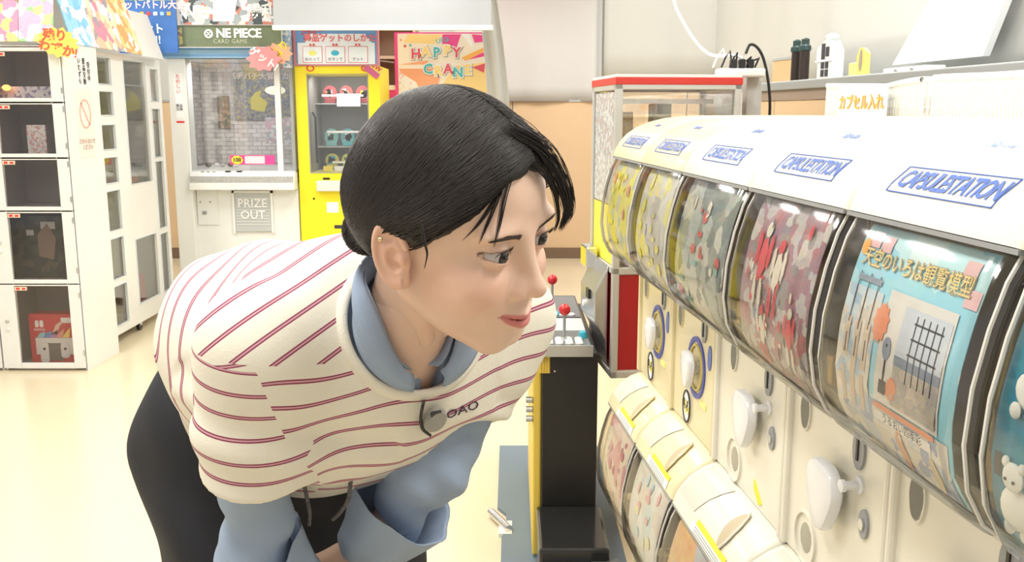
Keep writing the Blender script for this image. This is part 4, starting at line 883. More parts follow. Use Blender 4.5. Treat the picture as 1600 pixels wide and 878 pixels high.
for (x, z, m_) in ((.05, .33, 'salmon_print'), (.08, .285, None), (.12, .29, 'teal_print_ink'), (.40, .33, 'teal_print_ink')):
    obj('star_print', MB().prism([(x+a, z+b) for a, b in burst(10, .014, .014, .5)], -.007, -.004, 'y'), REDINK if m_ is None else mat(m_, (.1, .5, .5), .5), f_)
TEAL = mat('teal_letter', (.08, .48, .50), .5); LY = mat('yellow_letter', (.92, .68, .22), .5); LR = mat('red_letter', (.72, .10, .14), .5)
for (ch, x, z, m_) in (('H', .16, .225, LR), ('A', .235, .245, LY), ('P', .315, .235, TEAL), ('P', .395, .25, LY), ('Y', .465, .235, LR),
                       ('C', .25, .115, TEAL), ('R', .325, .10, LY), ('A', .40, .115, LR), ('N', .475, .09, TEAL), ('E', .55, .11, LY)):
    ztext('letter_shadow', ch, mat('letter_shadow_ink', (.35, .33, .30), .5), x+.004, -.007, z-.004, .105, f_, bold=.10)
    ztext('letter_edge', ch, WHINK, x, -.0085, z, .105, f_, bold=.085); ztext('letter', ch, m_, x, -.010, z, .100, f_, bold=.035)
ztext('small_lettering', 'UFO', TEAL, .36, -.008, .325, .05, f_, ang=.2)
obj('arrow_print', MB().prism([(.58, .13), (.68, .16), (.67, .09)], -.007, -.004, 'y'), LR, f_)
# brown stuff between the two machines at the back
t_ = thing('wooden_shelf', 'brown wooden shelving seen between the yellow and pink crane games', 'shelf', (-1.28, 8.2, 0))
obj('back_board', MB().box(0, .45, .3, .32, 0, 2.25), mat('brown_board', (.30, .20, .12), .6), t_)
for z in (.4, .9, 1.4, 1.85, 2.2): obj('shelf_board', MB().box(0, .45, 0, .3, z, z+.025), mat('brown_board_light', (.42, .30, .19), .6), t_)
for x in (0, .43): obj('upright', MB().box(x, x+.02, 0, .3, 0, 2.25), mat('brown_board_light', (.42, .30, .19), .6), t_)
t_ = thing('tripod', 'thin dark metal rack with crossed rods between the two crane games', 'rack', (-1.10, 7.9, 0))
obj('rod', MB().tube([(0, 0, 0), (-.03, 0, 2.2)], .012, 8), mat('dark_green_metal', (.08, .12, .12), .4), t_); obj('rod', MB().tube([(.12, .02, 0), (-.02, .02, 2.0)], .010, 8), mat('dark_green_metal', (.08, .12, .12), .4), t_)
obj('cross_bar', MB().tube([(-.12, 0, 1.83), (.12, 0, 1.80)], .010, 8), mat('dark_wood', (.12, .08, .05), .5), t_)
# ------------------------------------------------------------------ small red and silver crane case and its black control counter
ca = math.atan(.12)
C0 = thing('tabletop_crane_case', 'silver framed glass prize case with red top band and dark red lower panels', 'game machine', (.314, 2.78, .60), ca)
Wk, Dk, Hk = .36, .32, .875
s = .011
def bar(p, q, r=s, m=STEEL, name='frame_bar', parent=C0):
    p, q = Vector(p), Vector(q); lo = Vector([min(a, b)-r for a, b in zip(p, q)]); hi = Vector([max(a, b)+r for a, b in zip(p, q)])
    return obj(name, MB().box(lo.x, hi.x, lo.y, hi.y, lo.z, hi.z), m, parent, bevel=.003)
FR = mat('satin_silver_frame', (.60, .60, .58), .35, .4)
for x in (0, Wk):
    for y in (0, Dk): bar((x, y, .0), (x, y, Hk), s, FR)
zs = [0, .325, Hk]
for z in zs:
    bar((0, 0, z), (Wk, 0, z), s, FR); bar((0, Dk, z), (Wk, Dk, z), s, FR); bar((0, 0, z), (0, Dk, z), s, FR); bar((Wk, 0, z), (Wk, Dk, z), s, FR)
obj('red_panel', MB().box(.012, Wk-.012, -.004, .002, .014, .312), RED, C0); obj('red_panel', MB().box(-.004, .002, .012, Dk-.012, .014, .312), RED, C0)
obj('base_plate', MB().box(0, Wk, 0, Dk, -.008, 0), STEEL, C0); obj('deck', MB().box(0, Wk, 0, Dk, .322, .330), GREY, C0)
obj('red_band', MB().box(-.013, Wk+.013, -.013, Dk+.013, Hk+.004, Hk+.026), mat('top_band_red', (.60, .04, .03), .4), C0, bevel=.002)
obj('white_lid', MB().box(-.010, Wk+.010, -.010, Dk+.010, Hk+.026, Hk+.034), WHITE2, C0)
for a, b, c, d in ((.012, Wk-.012, 0, .003), (.012, Wk-.012, Dk-.003, Dk)): obj('glass_pane', MB().box(a, b, c, d, .335, Hk-.012), GLASS, C0)
for a in (0, Wk-.003): obj('glass_pane', MB().box(a, a+.003, .012, Dk-.012, .335, Hk-.012), GLASS, C0)
obj('notice_panel', MB().box(.012, .12, Dk-.02, Dk-.016, .60, .80), printed('dull_notice_print', [(.75, .62, .4), (.8, .76, .68), (.5, .5, .5)], 16, 3, 101), C0)
obj('yellow_backdrop', MB().box(.012, Wk-.012, Dk-.03, Dk-.026, .34, .56).box(-.004, -.001, .014, Dk-.014, .338, .515), mat('bright_yellow_card', (.88, .78, .08), .5), C0)
obj('side_posters', MB().box(-.004, -.001, .014, Dk-.014, .52, Hk-.016), printed('grey_side_print', [(.35, .36, .38), (.55, .55, .53), (.45, .38, .38), (.62, .64, .66)], 40, 3, 102), C0)
obj('crane_rail', MB().box(.02, Wk-.02, .15, .17, Hk-.05, Hk-.035), STEEL, C0); obj('crane_head', MB().box(.14, .20, .13, .19, Hk-.11, Hk-.05), GREY, C0, bevel=.004)
for a in range(3):
    obj('crane_claw', MB().tube([(.17, .16, Hk-.11), (.17+.04*math.cos(a*2.1), .16+.04*math.sin(a*2.1), Hk-.15), (.17+.015*math.cos(a*2.1), .16+.015*math.sin(a*2.1), Hk-.20)], .004, 6), CHROME, C0)
rr = random.Random(17)
for k, (cn, c) in enumerate([('rose red', (.80, .30, .35)), ('golden', (.85, .75, .2)), ('plum', (.3, .15, .25)), ('peach', (.8, .6, .5)), ('cream', (.85, .8, .75)), ('magenta', (.6, .1, .35)), ('navy', (.08, .1, .3)), ('lime', (.5, .7, .2))]):
    tag(obj('prize_ball', MB().ball((0, 0, 0), .030, 12, 8), mat('ball_%d' % k, c, .4), smooth=True), 'small %s round prize lying in the glass case with the red top band' % cn, 'prize', 'prizes heaped in the red topped glass case').location = \
        Vector((.314, 2.78, .60)) + Matrix.Rotation(ca, 3, 'Z') @ Vector((.05+.085*(k % 4), .05+.07*(k//4), .360))
# coin unit on the left cheek of the case
obj('coin_unit', MB().prism([(-.02, .10), (-.055, .16), (-.055, .25), (-.012, .335), (-.012, .02)], .04, .26, 'y'), STEEL, C0, bevel=.004)
obj('coin_slot', MB().box(-.062, -.052, .10, .14, .22, .25), BLACK, C0); obj('coin_button', MB().lathe([(.012, 0), (.012, .008), (.006, .010)], 12, Matrix.Translation((-.055, .18, .19)) @ Matrix.Rotation(-math.pi/2, 4, 'Y')), WHITE, C0)
obj('silver_hopper', MB().box(-.05, -.012, .20, .30, .30, .37), CHROME, C0, bevel=.006)
for x in (.20, .33): obj('support_leg', MB().box(x-.012, x+.012, .04, .064, -.60, -.008), mat('dark_grey_metal', (.10, .11, .11), .4), C0)
for x in (.20, .33): obj('support_leg', MB().box(x-.012, x+.012, Dk-.03, Dk-.006, -.60, -.008), mat('dark_grey_metal', (.10, .11, .11), .4), C0)
# black pedestal cabinet
K = thing('control_counter', 'black arcade control counter with yellow side edge, joysticks and white buttons', 'game machine', (.085, 2.72, 0))
GB = mat('satin_black_panel', (.018, .017, .016), .38)
obj('body', MB().box(.005, .176, 0, .75, .06, .682), GB, K, bevel=.004)
obj('yellow_edge', MB().box(-.022, .005, .015, .75, .02, .672), mat('arcade_yellow', (.85, .62, .10), .4), K, bevel=.006)
obj('yellow_corner', MB().box(-.004, .030, -.006, .02, .622, .680), mat('arcade_yellow', (.85, .62, .10), .4), K)
for k in range(4): obj('corner_groove', MB().box(.003+.008*k, .005+.008*k, -.008, -.005, .624, .678), mat('arcade_yellow_dark', (.50, .34, .05), .4), K)
obj('base_step', MB().box(-.01, .19, -.30, .0, .0, .195), mat('glossy_black', (.02, .02, .02), .12), K, bevel=.01)
for z in (.50, .53, .47): obj('side_bolt', MB().lathe([(.010, 0), (.010, .02)], 10, Matrix.Translation((-.022, .02, z)) @ Matrix.Rotation(-math.pi/2, 4, 'Y')), STEEL, K)
obj('panel_screw', MB().ball((.045, 0, .627), .004, 8, 6), STEEL, K)
dk = obj('counter_top', MB().box(-.16, .158, -.02, .78, .682, .707), mat('charcoal_top', (.06, .065, .07), .3), K, bevel=.004)
obj('front_lip', MB().box(-.16, .158, -.028, -.018, .679, .713), STEEL, K)
obj('deck_plate', MB().box(-.15, .150, -.01, .17, .707, .711), mat('dark_grey_deck', (.16, .17, .18), .35), K)
obj('glossy_sheet', MB().box(-.15, .150, .18, .36, .707, .711), mat('pale_aqua_print', (.66, .72, .72), .15), K)
obj('deck_plate', MB().box(-.15, .150, .38, .74, .707, .711), mat('dark_grey_deck', (.16, .17, .18), .35), K)
obj('pink_streak', MB().box(.0, .11, .43, .46, .7105, .712), mat('pink_paper', (.85, .66, .72), .6), K)
def stick_(x, y):
    j = obj('joystick_shaft', MB().lathe([(.016, .711), (.012, .719), (.0045, .722), (.0045, .800)], 12, Matrix.Translation((x, y, 0))), GREY, K, smooth=True)
    obj('joystick_ball', MB().ball((x, y, .808), .0185, 20, 14), BRIGHTRED, K, smooth=True)
stick_(.075, .045); stick_(.060, .56)
bt = mesh_from('button', MB().lathe([(.0125, 0), (.0125, .005), (.009, .009), (.0, .010)], 14), mat('white_button', (.85, .86, .86), .2), True)
for k, (x, y) in enumerate([(-.002+.030*i, .000+.026*j) for i in range(5) for j in range(3)]+[(.03+.03*i, .40) for i in range(4)]+[(-.02, .02), (-.05, .03)]):
    b = bpy.data.objects.new('white_button', bt); COL.objects.link(b); b.parent = K; b.location = (x, y, .711)
for (x, y) in ((.135, .085), (.085, .42), (-.06, .10)):
    obj('blue_button', MB().lathe([(.014, 0), (.014, .006), (.011, .018), (.0, .024)], 14, Matrix.Translation((x, y, .711))), CYAN, K, smooth=True)
# slate mat on the floor
mt = tag(obj('floor_mat', MB().prism([(-.052, 3.74), (.36, 3.74), (.36, 2.10), (-.035, 2.10), (-.035, 2.88), (-.020, 2.93), (-.020, 3.06), (-.052, 3.12)], 0, .012, 'z'), mat('slate_blue_rubber', (.16, .21, .25), .6)), 'slate blue floor mat under the black control counter', 'mat')
tag(obj('metal_rod', MB().tube([(-.075, 3.06, .02), (-.01, 2.92, .02)], .014, 12), CHROME, smooth=True), 'short shiny metal tube lying on the floor beside the slate mat', 'tube')
tag(obj('white_foot_block', MB().box(-.045, 0.0, 2.90, 3.0, 0, .014), WHITE), 'small white block on the floor under the metal tube', 'block')
# ------------------------------------------------------------------ the person: surfaces grown from distance fields
def V3(*a): return np.array(a, np.float32)
def ln(v): return np.sqrt((v*v).sum(-1))
def ell(p, c, r, Rm=None):
    q = p-V3(*c)
    if Rm is not None: q = q @ Rm
    r = V3(*r); k0 = ln(q/r); k1 = ln(q/(r*r))+1e-9; return k0*(k0-1)/k1
def sph(p, c, r): return ln(p-V3(*c))-r
def cap(p, a, b, ra, rb=None):
    a, b = np.array(a, np.float32), np.array(b, np.float32); rb = ra if rb is None else rb
    ba = b-a; h = np.clip(((p-a) @ ba)/(ba @ ba), 0, 1); return ln(p-a-h[:, None]*ba)-(ra+(rb-ra)*h)
def smin(a, b, k): h = np.clip(.5+.5*(b-a)/k, 0, 1); return b+(a-b)*h-k*h*(1-h)
def smax(a, b, k): return -smin(-a, -b, k)
def surf(fn, lo, hi, h, lip=1.5, B=8):
    """surface nets over a sparse block grid"""
    lo = np.array(lo, np.float32); hi = np.array(hi, np.float32)
    nb = np.ceil((hi-lo)/(h*B)).astype(int); n = nb*B+1
    bc = np.stack(np.meshgrid(*[np.arange(k) for k in nb], indexing='ij'), -1).reshape(-1, 3)
    cen = lo+(bc+.5)*B*h
    d = fn(cen.astype(np.float32)); act = np.abs(d) < B*h*.87*lip+h*2
    Fg = np.empty(n, np.float32)
    up = np.repeat(np.repeat(np.repeat(d.reshape(nb), B, 0), B, 1), B, 2)
    Fg[:-1, :-1, :-1] = up; Fg[-1] = 1; Fg[:, -1] = 1; Fg[:, :, -1] = 1
    ab = bc[act]; loc = np.stack(np.meshgrid(*[np.arange(B+1)]*3, indexing='ij'), -1).reshape(-1, 3)
    for s in range(0, len(ab), 900):
        idx = (ab[s:s+900, None, :]*B+loc[None]).reshape(-1, 3)
        Fg[idx[:, 0], idx[:, 1], idx[:, 2]] = fn((lo+idx*h).astype(np.float32))
    Fg[0] = np.maximum(Fg[0], 1e-3); Fg[:, 0] = np.maximum(Fg[:, 0], 1e-3); Fg[:, :, 0] = np.maximum(Fg[:, :, 0], 1e-3)
    S = Fg < 0
    m = [k-1 for k in n]; cnt = np.zeros(m, np.int8)
    for i in (0, 1):
        for j in (0, 1):
            for k in (0, 1): cnt += S[i:m[0]+i, j:m[1]+j, k:m[2]+k]
    cells = np.argwhere((cnt > 0) & (cnt < 8)); vid = np.full(m, -1, np.int32); vid[tuple(cells.T)] = np.arange(len(cells))
    acc = np.zeros((len(cells), 3), np.float64); num = np.zeros(len(cells))
    C8 = {(i, j, k): Fg[cells[:, 0]+i, cells[:, 1]+j, cells[:, 2]+k] for i in (0, 1) for j in (0, 1) for k in (0, 1)}
    for a in C8:
        for ax in range(3):
            if a[ax] == 0:
                b = list(a); b[ax] = 1; b = tuple(b); fa, fb = C8[a], C8[b]; mk = (fa < 0) != (fb < 0)
                t = np.where(mk, fa/np.where(mk, fa-fb, 1), 0); pt = np.tile(np.array(a, float), (len(cells), 1)); pt[:, ax] = t
                acc += pt*mk[:, None]; num += mk
    verts = lo+(cells+acc/num[:, None])*h
    quads = []
    for ax in range(3):
        sl0 = [slice(None)]*3; sl1 = [slice(None)]*3; sl0[ax] = slice(0, -1); sl1[ax] = slice(1, None)
        A, Bq = S[tuple(sl0)], S[tuple(sl1)]; e = np.argwhere(A != Bq); o = [k for k in range(3) if k != ax]
        e = e[(e[:, o[0]] > 0) & (e[:, o[1]] > 0) & (e[:, o[0]] < n[o[0]]-1) & (e[:, o[1]] < n[o[1]]-1)]
        def g(d0, d1):
            q = e.copy(); q[:, o[0]] -= d0; q[:, o[1]] -= d1; return vid[tuple(q.T)]
        q = np.stack([g(1, 1), g(0, 1), g(0, 0), g(1, 0)], 1); inside = A[tuple(e.T)]
        flip = inside if ax != 1 else ~inside
        q[~flip] = q[~flip][:, ::-1]; quads.append(q)
    q = np.concatenate(quads); q = q[(q >= 0).all(1)]
    return verts, q
def np_mesh(name, v, q, m, xf=None, attrs=None):
    if xf is not None: v = v @ np.array(xf[0]).T + np.array(xf[1])
    me = bpy.data.meshes.new(name); me.vertices.add(len(v)); me.vertices.foreach_set('co', v.astype(np.float32).ravel())
    me.loops.add(len(q)*4); me.loops.foreach_set('vertex_index', q.astype(np.int32).ravel())
    me.polygons.add(len(q)); me.polygons.foreach_set('loop_start', np.arange(0, len(q)*4, 4, dtype=np.int32)); me.polygons.foreach_set('loop_total', np.full(len(q), 4, np.int32))
    me.polygons.foreach_set('use_smooth', np.ones(len(q), bool)); me.update(calc_edges=True); me.validate()
    for k, a in (attrs or {}).items():
        if a.ndim == 1: at_ = me.attributes.new(k, 'FLOAT', 'POINT'); at_.data.foreach_set('value', a.astype(np.float32))
        else:
            at_ = me.attributes.new(k, 'FLOAT_COLOR', 'POINT'); at_.data.foreach_set('color', np.concatenate([a, np.ones((len(a), 1))], 1).astype(np.float32).ravel())
    me.materials.append(m); return me
def relax(v, q, n=1, k=.5):
    e = np.concatenate([q[:, [0, 1]], q[:, [1, 2]], q[:, [2, 3]], q[:, [3, 0]]]); e = np.concatenate([e, e[:, ::-1]])
    for _ in range(n):
        s = np.zeros_like(v); c = np.bincount(e[:, 0], minlength=len(v))
        for a in range(3): s[:, a] = np.bincount(e[:, 0], v[e[:, 1], a], len(v))
        v = v+(s/np.maximum(c, 1)[:, None]-v)*k
    return v
# ---- frames: head (x right of the person, y out of the face, z up), torso (x right, y front, z towards the neck)
HR = np.array([[-0.5803, 0.8092, 0.0914], [-0.7982, -0.543, -0.2606], [-0.1613, -0.2242, 0.9611]]); HO = np.array([-0.06, 0.9058, 1.2947])
TR = np.array([[-.845, .242, .478], [-.535, -.381, -.754], [0, -.892, .452]]); TO = np.array([-.125, 1.0, 1.165])
def h2w(p): return np.array(p) @ HR.T + HO
def t2w(p): return np.array(p) @ TR.T + TO
def w2t(p): return (np.array(p)-TO) @ TR
def w2h(p): return (np.array(p)-HO) @ HR
PX = lambda x, y, d: np.array(at(x, y, d))
SH_R, SH_L = t2w((.155, 0, -.02)), t2w((-.150, 0, -.02))
EL_R, WR_R = PX(400, 862, .985), PX(515, 960, 1.03)
EL_L, WR_L = PX(672, 738, 1.05), PX(560, 872, 1.08)
PEL = np.array([-.352, 1.31, .955])
CH0 = np.array([-.175, 1.06, 1.125]); CHB = np.array([-.315, 1.15, 1.110])
HIP_R, HIP_L = PEL+V3(-.095, -.01, -.03), PEL+V3(.085, .05, -.03)
KN_R, KN_L = np.array([-.315, 1.13, .50]), np.array([-.165, 1.20, .50])
AN_R, AN_L = np.array([-.38, 1.33, .09]), np.array([-.17, 1.40, .09])
# ---- head
def headf(p):
    x, y, z = p[:, 0], p[:, 1], p[:, 2]; q = p.copy(); q[:, 0] = np.abs(x); ax = q[:, 0]
    d = ell(p, (0, -.008, .030), (.074, .088, .086))
    d = smin(d, ell(p, (0, .040, .040), (.058, .050, .052)), .03)
    d = smin(d, ell(p, (0, .030, -.035), (.058, .058, .070)), .03)
    d = smin(d, cap(q, (.052, .000, -.055), (.018, .068, -.098), .014, .013), .028)
    d = smin(d, ell(p, (0, .066, -.094), (.020, .019, .017)), .022)                        # chin
    d = smin(d, ell(q, (.036, .062, -.036), (.026, .025, .026)), .022)                      # cheeks
    d = smin(d, ell(p, (0, .070, -.066), (.030, .022, .024)), .018)                         # mouth mound
    d = smin(d, ell(q, (.030, .080, .022), (.024, .012, .009)), .014)                       # brow ridge
    d = smax(d, -ell(q, (.033, .100, -.001), (.020, .018, .0130)), .018)                    # eye sockets
    d = smin(d, cap(p, (0, .086, .012), (0, .107, -.033), .0056, .0066), .015)              # nose
    d = smin(d, sph(p, (0, .1078, -.0355), .0078), .008)
    d = smin(d, ell(q, (.0140, .0940, -.0410), (.0058, .0085, .0064)), .009); d = smin(d, ell(p, (0, .094, -.034), (.0135, .012, .011)), .010)
    d = smax(d, -ell(q, (.0062, .1045, -.0478), (.0034, .0050, .0030)), .003)               # nostrils
    # lips
    cu = -.0712+.0072*np.clip(ax/.024, 0, 1)**2                                             # mouth line, corners up
    yl = .0975-.55*ax**2/.024
    wv = np.clip(1-(ax/.0275)**2, 0, 1)**.5
    up_ = ell(np.stack([ax, y-yl+.002, z-cu-.0038], 1), (0, 0, 0), (.042, .0048, .0040))
    lo_ = ell(np.stack([ax, y-yl+.003, z-cu+.0052], 1), (0, 0, 0), (.042, .0056, .0050))
    lips = np.maximum(np.minimum(up_, lo_), ax-.0265)
    d = smin(d, np.maximum(up_+.006*(1-wv), ax-.028), .0035); d = smin(d, np.maximum(lo_+.007*(1-wv), ax-.026), .0035)
    d = smax(d, -np.maximum(np.maximum(np.abs(z-cu)-.0004, ax-.0290), .090-y), .0016)
    d = smax(d, -ell(p, (0, .1045, -.0555), (.003, .004, .006)), .004)                      # philtrum
    # eyelids
    e = V3(.0318, .0775, 0); lid = sph(q, e, .0146); d = smin(d, lid, .0045)
    t = (ax-.0318)/.0163; ctr = .0012*t; hu = .0062*np.clip(1-t*t, 0, 1)**.55; hl = .0042*np.clip(1-t*t, 0, 1)**.7
    op = np.maximum(np.maximum(z-ctr-hu, ctr-hl-z), np.maximum(np.abs(t)*.0163-.0161, .074-y))
    d = smax(d, -op, .0012)
    # crease above the upper lid
    crease = np.abs(sph(np.stack([ax, np.zeros_like(ax), z*1.45], 1), (.0318, 0, -.0005), .0132))-.0004
    d = smax(d, -np.maximum(np.maximum(crease, .003-z), np.maximum(.070-y, np.abs(sph(q, e, .0146))-.0012)), .001)
    # neck
    nk = cap(p, (0, -.028, -.050), (0, -.058, -.138), .044, .041); nk = smin(nk, cap(q, (.040, -.012, -.045), (.014, -.012, -.130), .012, .009), .015)
    return smin(d, nk, .014)
def bodyf(p):
    t = ((p-TO) @ TR).astype(np.float32); d = smin(ell(t, (0, -.01, -.15), (.135, .080, .13)), np.minimum(cap(p, CH0, CHB, .088, .092), cap(p, CHB, PEL, .092, .10)), .06)
    d = smin(d, cap(t, (-.13, -.012, -.025), (.13, -.012, -.025), .034), .04)
    h = ((p-HO) @ HR).astype(np.float32); d = smin(d, cap(h, (0, -.040, -.10), (0, -.075, -.19), .044, .055), .05)
    for s, e, w_ in ((SH_R, EL_R, WR_R), (SH_L, EL_L, WR_L)):
        d = smin(d, cap(p, s, e, .034, .028), .03); d = smin(d, cap(p, e, w_, .028, .022), .012)
    d = smin(d, cap(p, PEL+V3(-.07, 0, 0), PEL+V3(.07, .03, 0), .115), .06)
    for hp, kn, an in ((HIP_R, KN_R, AN_R), (HIP_L, KN_L, AN_L)):
        d = smin(d, cap(p, hp, kn, .083, .055), .04); d = smin(d, cap(p, kn, an, .052, .034), .02)
        d = smin(d, cap(p, an+V3(0, .03, -.045), an+V3(0, -.15, -.06), .038, .028), .03)
    return d
# hands: palm, four unequal bent fingers and a thumb
def hand_frame(w_, fwd, up_):
    f = np.array(fwd, float); f /= np.linalg.norm(f); u = np.array(up_, float); u -= f*u.dot(f); u /= np.linalg.norm(u); return np.stack([np.cross(f, u), f, u], 1)
def handf(p, W0, Fm, side):
    q = ((p-W0) @ Fm).astype(np.float32); q[:, 0] *= side
    d = cap(q, (0, -.03, 0), (0, .015, 0), .026, .027)
    for x in (-.026, -.009, .009, .025): d = smin(d, cap(q, (x*.6, .015, 0), (x, .078, .004), .015, .0115), .012)
    L = [(.026, .062), (.009, .074), (-.009, .070), (-.026, .055)]
    for x, l in L:
        a = V3(x, .080, .003); b = a+V3(x*.15, l*.45, -.010); c = b+V3(0, l*.30, -.020); e = c+V3(0, l*.14, -.022)
        fg = smin(smin(cap(q, a, b, .0095, .0088), cap(q, b, c, .0088, .0080), .003), cap(q, c, e, .0080, .0066), .003); d = smin(d, fg, .004)
    th = smin(cap(q, (.020, .010, -.004), (.046, .045, -.014), .0145, .0115), cap(q, (.046, .045, -.014), (.050, .078, -.022), .0108, .0085), .004)
    return smin(d, th, .012)
HF_R = hand_frame(WR_R, KN_R-WR_R+V3(.05, -.04, -.02), V3(0, -.6, .6)); HF_L = hand_frame(WR_L, PX(505, 935, 1.02)-WR_L, V3(.1, -.6, .6))
SKIN_RGB = np.array([.76, .52, .40])
def skin_cols(h, kind):
    c = np.tile(SKIN_RGB, (len(h), 1)); ax = np.abs(h[:, 0]); y, z = h[:, 1], h[:, 2]
    def mixc(col, k): nonlocal c; c = c*(1-k[:, None])+np.array(col)*k[:, None]
    if kind == 'head':
        mixc((.80, .36, .27), .38*np.exp(-((ax-.046)**2+(z+.034)**2)/.00045)*(y > .02))
        mixc((.76, .38, .28), .35*np.exp(-((ax)**2+(z+.040)**2+(y-.115)**2)/.00012))
        cu = -.0712+.0072*np.clip(ax/.024, 0, 1)**2; wv = np.clip(1-(ax/.0268)**2, 0, 1)**.5
        hu = .0062*wv*(1-.18*np.exp(-(ax/.003)**2)); hl = .0085*wv
        lp = smoothstep(-.0012, .0010, np.minimum(cu+hu-z, z-cu+hl))*(y > .072)*(ax < .0268)
        mixc((.56, .13, .13), .82*lp); mixc((.34, .08, .07), .75*np.exp(-((z-cu)/.0009)**2)*(ax < .0290)*(y > .075))
        t = (ax-.0318)/.0165; rim = 1.15*np.exp(-((z-.0012*t-.0062*np.clip(1-t*t, 0, 1)**.55)/.0015)**2)*(np.abs(t) < 1.02)*(y > .065)
        mixc((.05, .025, .02), .85*rim)
        rim2 = np.exp(-((z-.0012*t+.0042*np.clip(1-t*t, 0, 1)**.7)/.0010)**2)*(np.abs(t) < 1)*(y > .065); mixc((.40, .18, .14), .5*rim2)
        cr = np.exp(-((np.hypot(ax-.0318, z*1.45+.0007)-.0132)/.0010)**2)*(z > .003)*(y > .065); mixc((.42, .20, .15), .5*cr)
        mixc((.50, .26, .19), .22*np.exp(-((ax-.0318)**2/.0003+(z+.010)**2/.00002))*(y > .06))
    return c
def skin_material():
    m = mat('skin', (.76, .52, .40), .42, sss=.12, spec=.4, var=0); nt = m.node_tree; b = nt.nodes['Principled BSDF']
    a = nt.nodes.new('ShaderNodeAttribute'); a.attribute_name = 'tone'; n = nt.nodes.new('ShaderNodeTexNoise'); n.inputs['Scale'].default_value = 55; n.inputs['Detail'].default_value = 4
    tc = nt.nodes.new('ShaderNodeTexCoord'); nt.links.new(tc.outputs['Object'], n.inputs['Vector'])
    mx = nt.nodes.new('ShaderNodeMixRGB'); mx.blend_type = 'OVERLAY'; mx.inputs[0].default_value = .07
    nt.links.new(a.outputs['Color'], mx.inputs[1]); nt.links.new(n.outputs['Fac'], mx.inputs[2]); nt.links.new(mx.outputs[0], b.inputs['Base Color'])
    n2 = nt.nodes.new('ShaderNodeTexNoise'); n2.inputs['Scale'].default_value = 900; nt.links.new(tc.outputs['Object'], n2.inputs['Vector'])
    bp = nt.nodes.new('ShaderNodeBump'); bp.inputs['Strength'].default_value = .08; bp.inputs['Distance'].default_value = .0006
    nt.links.new(n2.outputs['Fac'], bp.inputs['Height']); nt.links.new(bp.outputs[0], b.inputs['Normal'])
    return m
SKIN = skin_material()
def earf(h):
    out = None
    for s in (1, -1):
        Re = np.array(Matrix.Rotation(math.radians(s*22), 3, 'Z') @ Matrix.Rotation(math.radians(13), 3, 'X'))
        q = (h-V3(s*.0790, -.004, -.012)) @ Re; q = q.astype(np.float32); q[:, 0] *= s
        x, y, z = q[:, 0], q[:, 1], q[:, 2]
        d = ell(q, (0, 0, 0), (.0050, .0165, .0300)); d = smin(d, ell(q, (-.001, .003, -.027), (.0045, .0085, .0095)), .006)
        rr_ = np.sqrt((y/.0160)**2+(z/.0295)**2); ring_ = np.sqrt(((rr_-1)*.019)**2+(x-.003)**2)-.0034; d = smin(d, np.where((y > .006) & (z < .004), 1, ring_), .003)
        rr2 = np.sqrt(((y-.001)/.0085)**2+((z+.001)/.0175)**2); r2 = np.sqrt(((rr2-1)*.011)**2+(x-.002)**2)-.0019; d = smin(d, r2, .003)
        d = smax(d, -ell(q, (.0060, .002, -.005), (.0075, .0075, .0125)), .002); d = smax(d, -ell(q, (.0060, -.002, .016), (.0050, .0070, .0065)), .003)
        d = smin(d, ell(q, (.003, .0105, -.006), (.004, .0032, .0055)), .003)
        d = smin(d, cap(q, (-.010, .006, .0), (-.002, .006, -.004), .010, .006), .006)
        out = d if out is None else np.minimum(out, d)
    return out
P = thing('person', 'person with dark hair tied low, bending forward in a cream striped shirt to peer at the capsule machines', 'person', (-.30, 1.36, 0))
P['label'] = 'dark haired person in a cream striped shirt bending forward to look into a capsule machine'
def pobj(name, me, parent=P, label=None):
    o = bpy.data.objects.new(name, me); COL.objects.link(o); o.parent = parent; o.matrix_parent_inverse = parent.matrix_world.inverted() if False else Matrix.Translation(-Vector(P.location))
    if label: o['label'] = label
    return o
def skinf(h): return np.minimum(headf(h), 9)
hv, hq = surf(lambda p: smin(headf(p), earf(p), .004), (-.095, -.115, -.165), (.095, .13, .125), .00135)
hv = relax(hv, hq, 1, .35); hc = skin_cols(hv, 'head')
er = np.clip(1-np.abs(earf(hv.astype(np.float32)))/.002, 0, 1); hc = hc*(1-.30*er[:, None])+np.array([.78, .34, .24])*.30*er[:, None]
bv, bq = surf(bodyf, (-.62, .72, -.01), (.12, 1.62, 1.34), .009); bv = relax(bv, bq, 2)
parts = [(hv @ HR.T+HO, hq, hc), (bv, bq, np.tile(SKIN_RGB, (len(bv), 1)))]
for W0, Fm, sd in ((WR_R, HF_R, -1), (WR_L, HF_L, 1)):
    v, q = surf(lambda p: handf(p, W0, Fm, sd), W0-.16, W0+.16, .0028); parts.append((v, q, np.tile(SKIN_RGB, (len(v), 1))))
off = 0; vs, qs, cs = [], [], []
for v, q, c in parts: vs.append(v); qs.append(q+off); cs.append(c); off += len(v)
pobj('body', np_mesh('body', np.concatenate(vs), np.concatenate(qs), SKIN, None, {'tone': np.concatenate(cs)}))
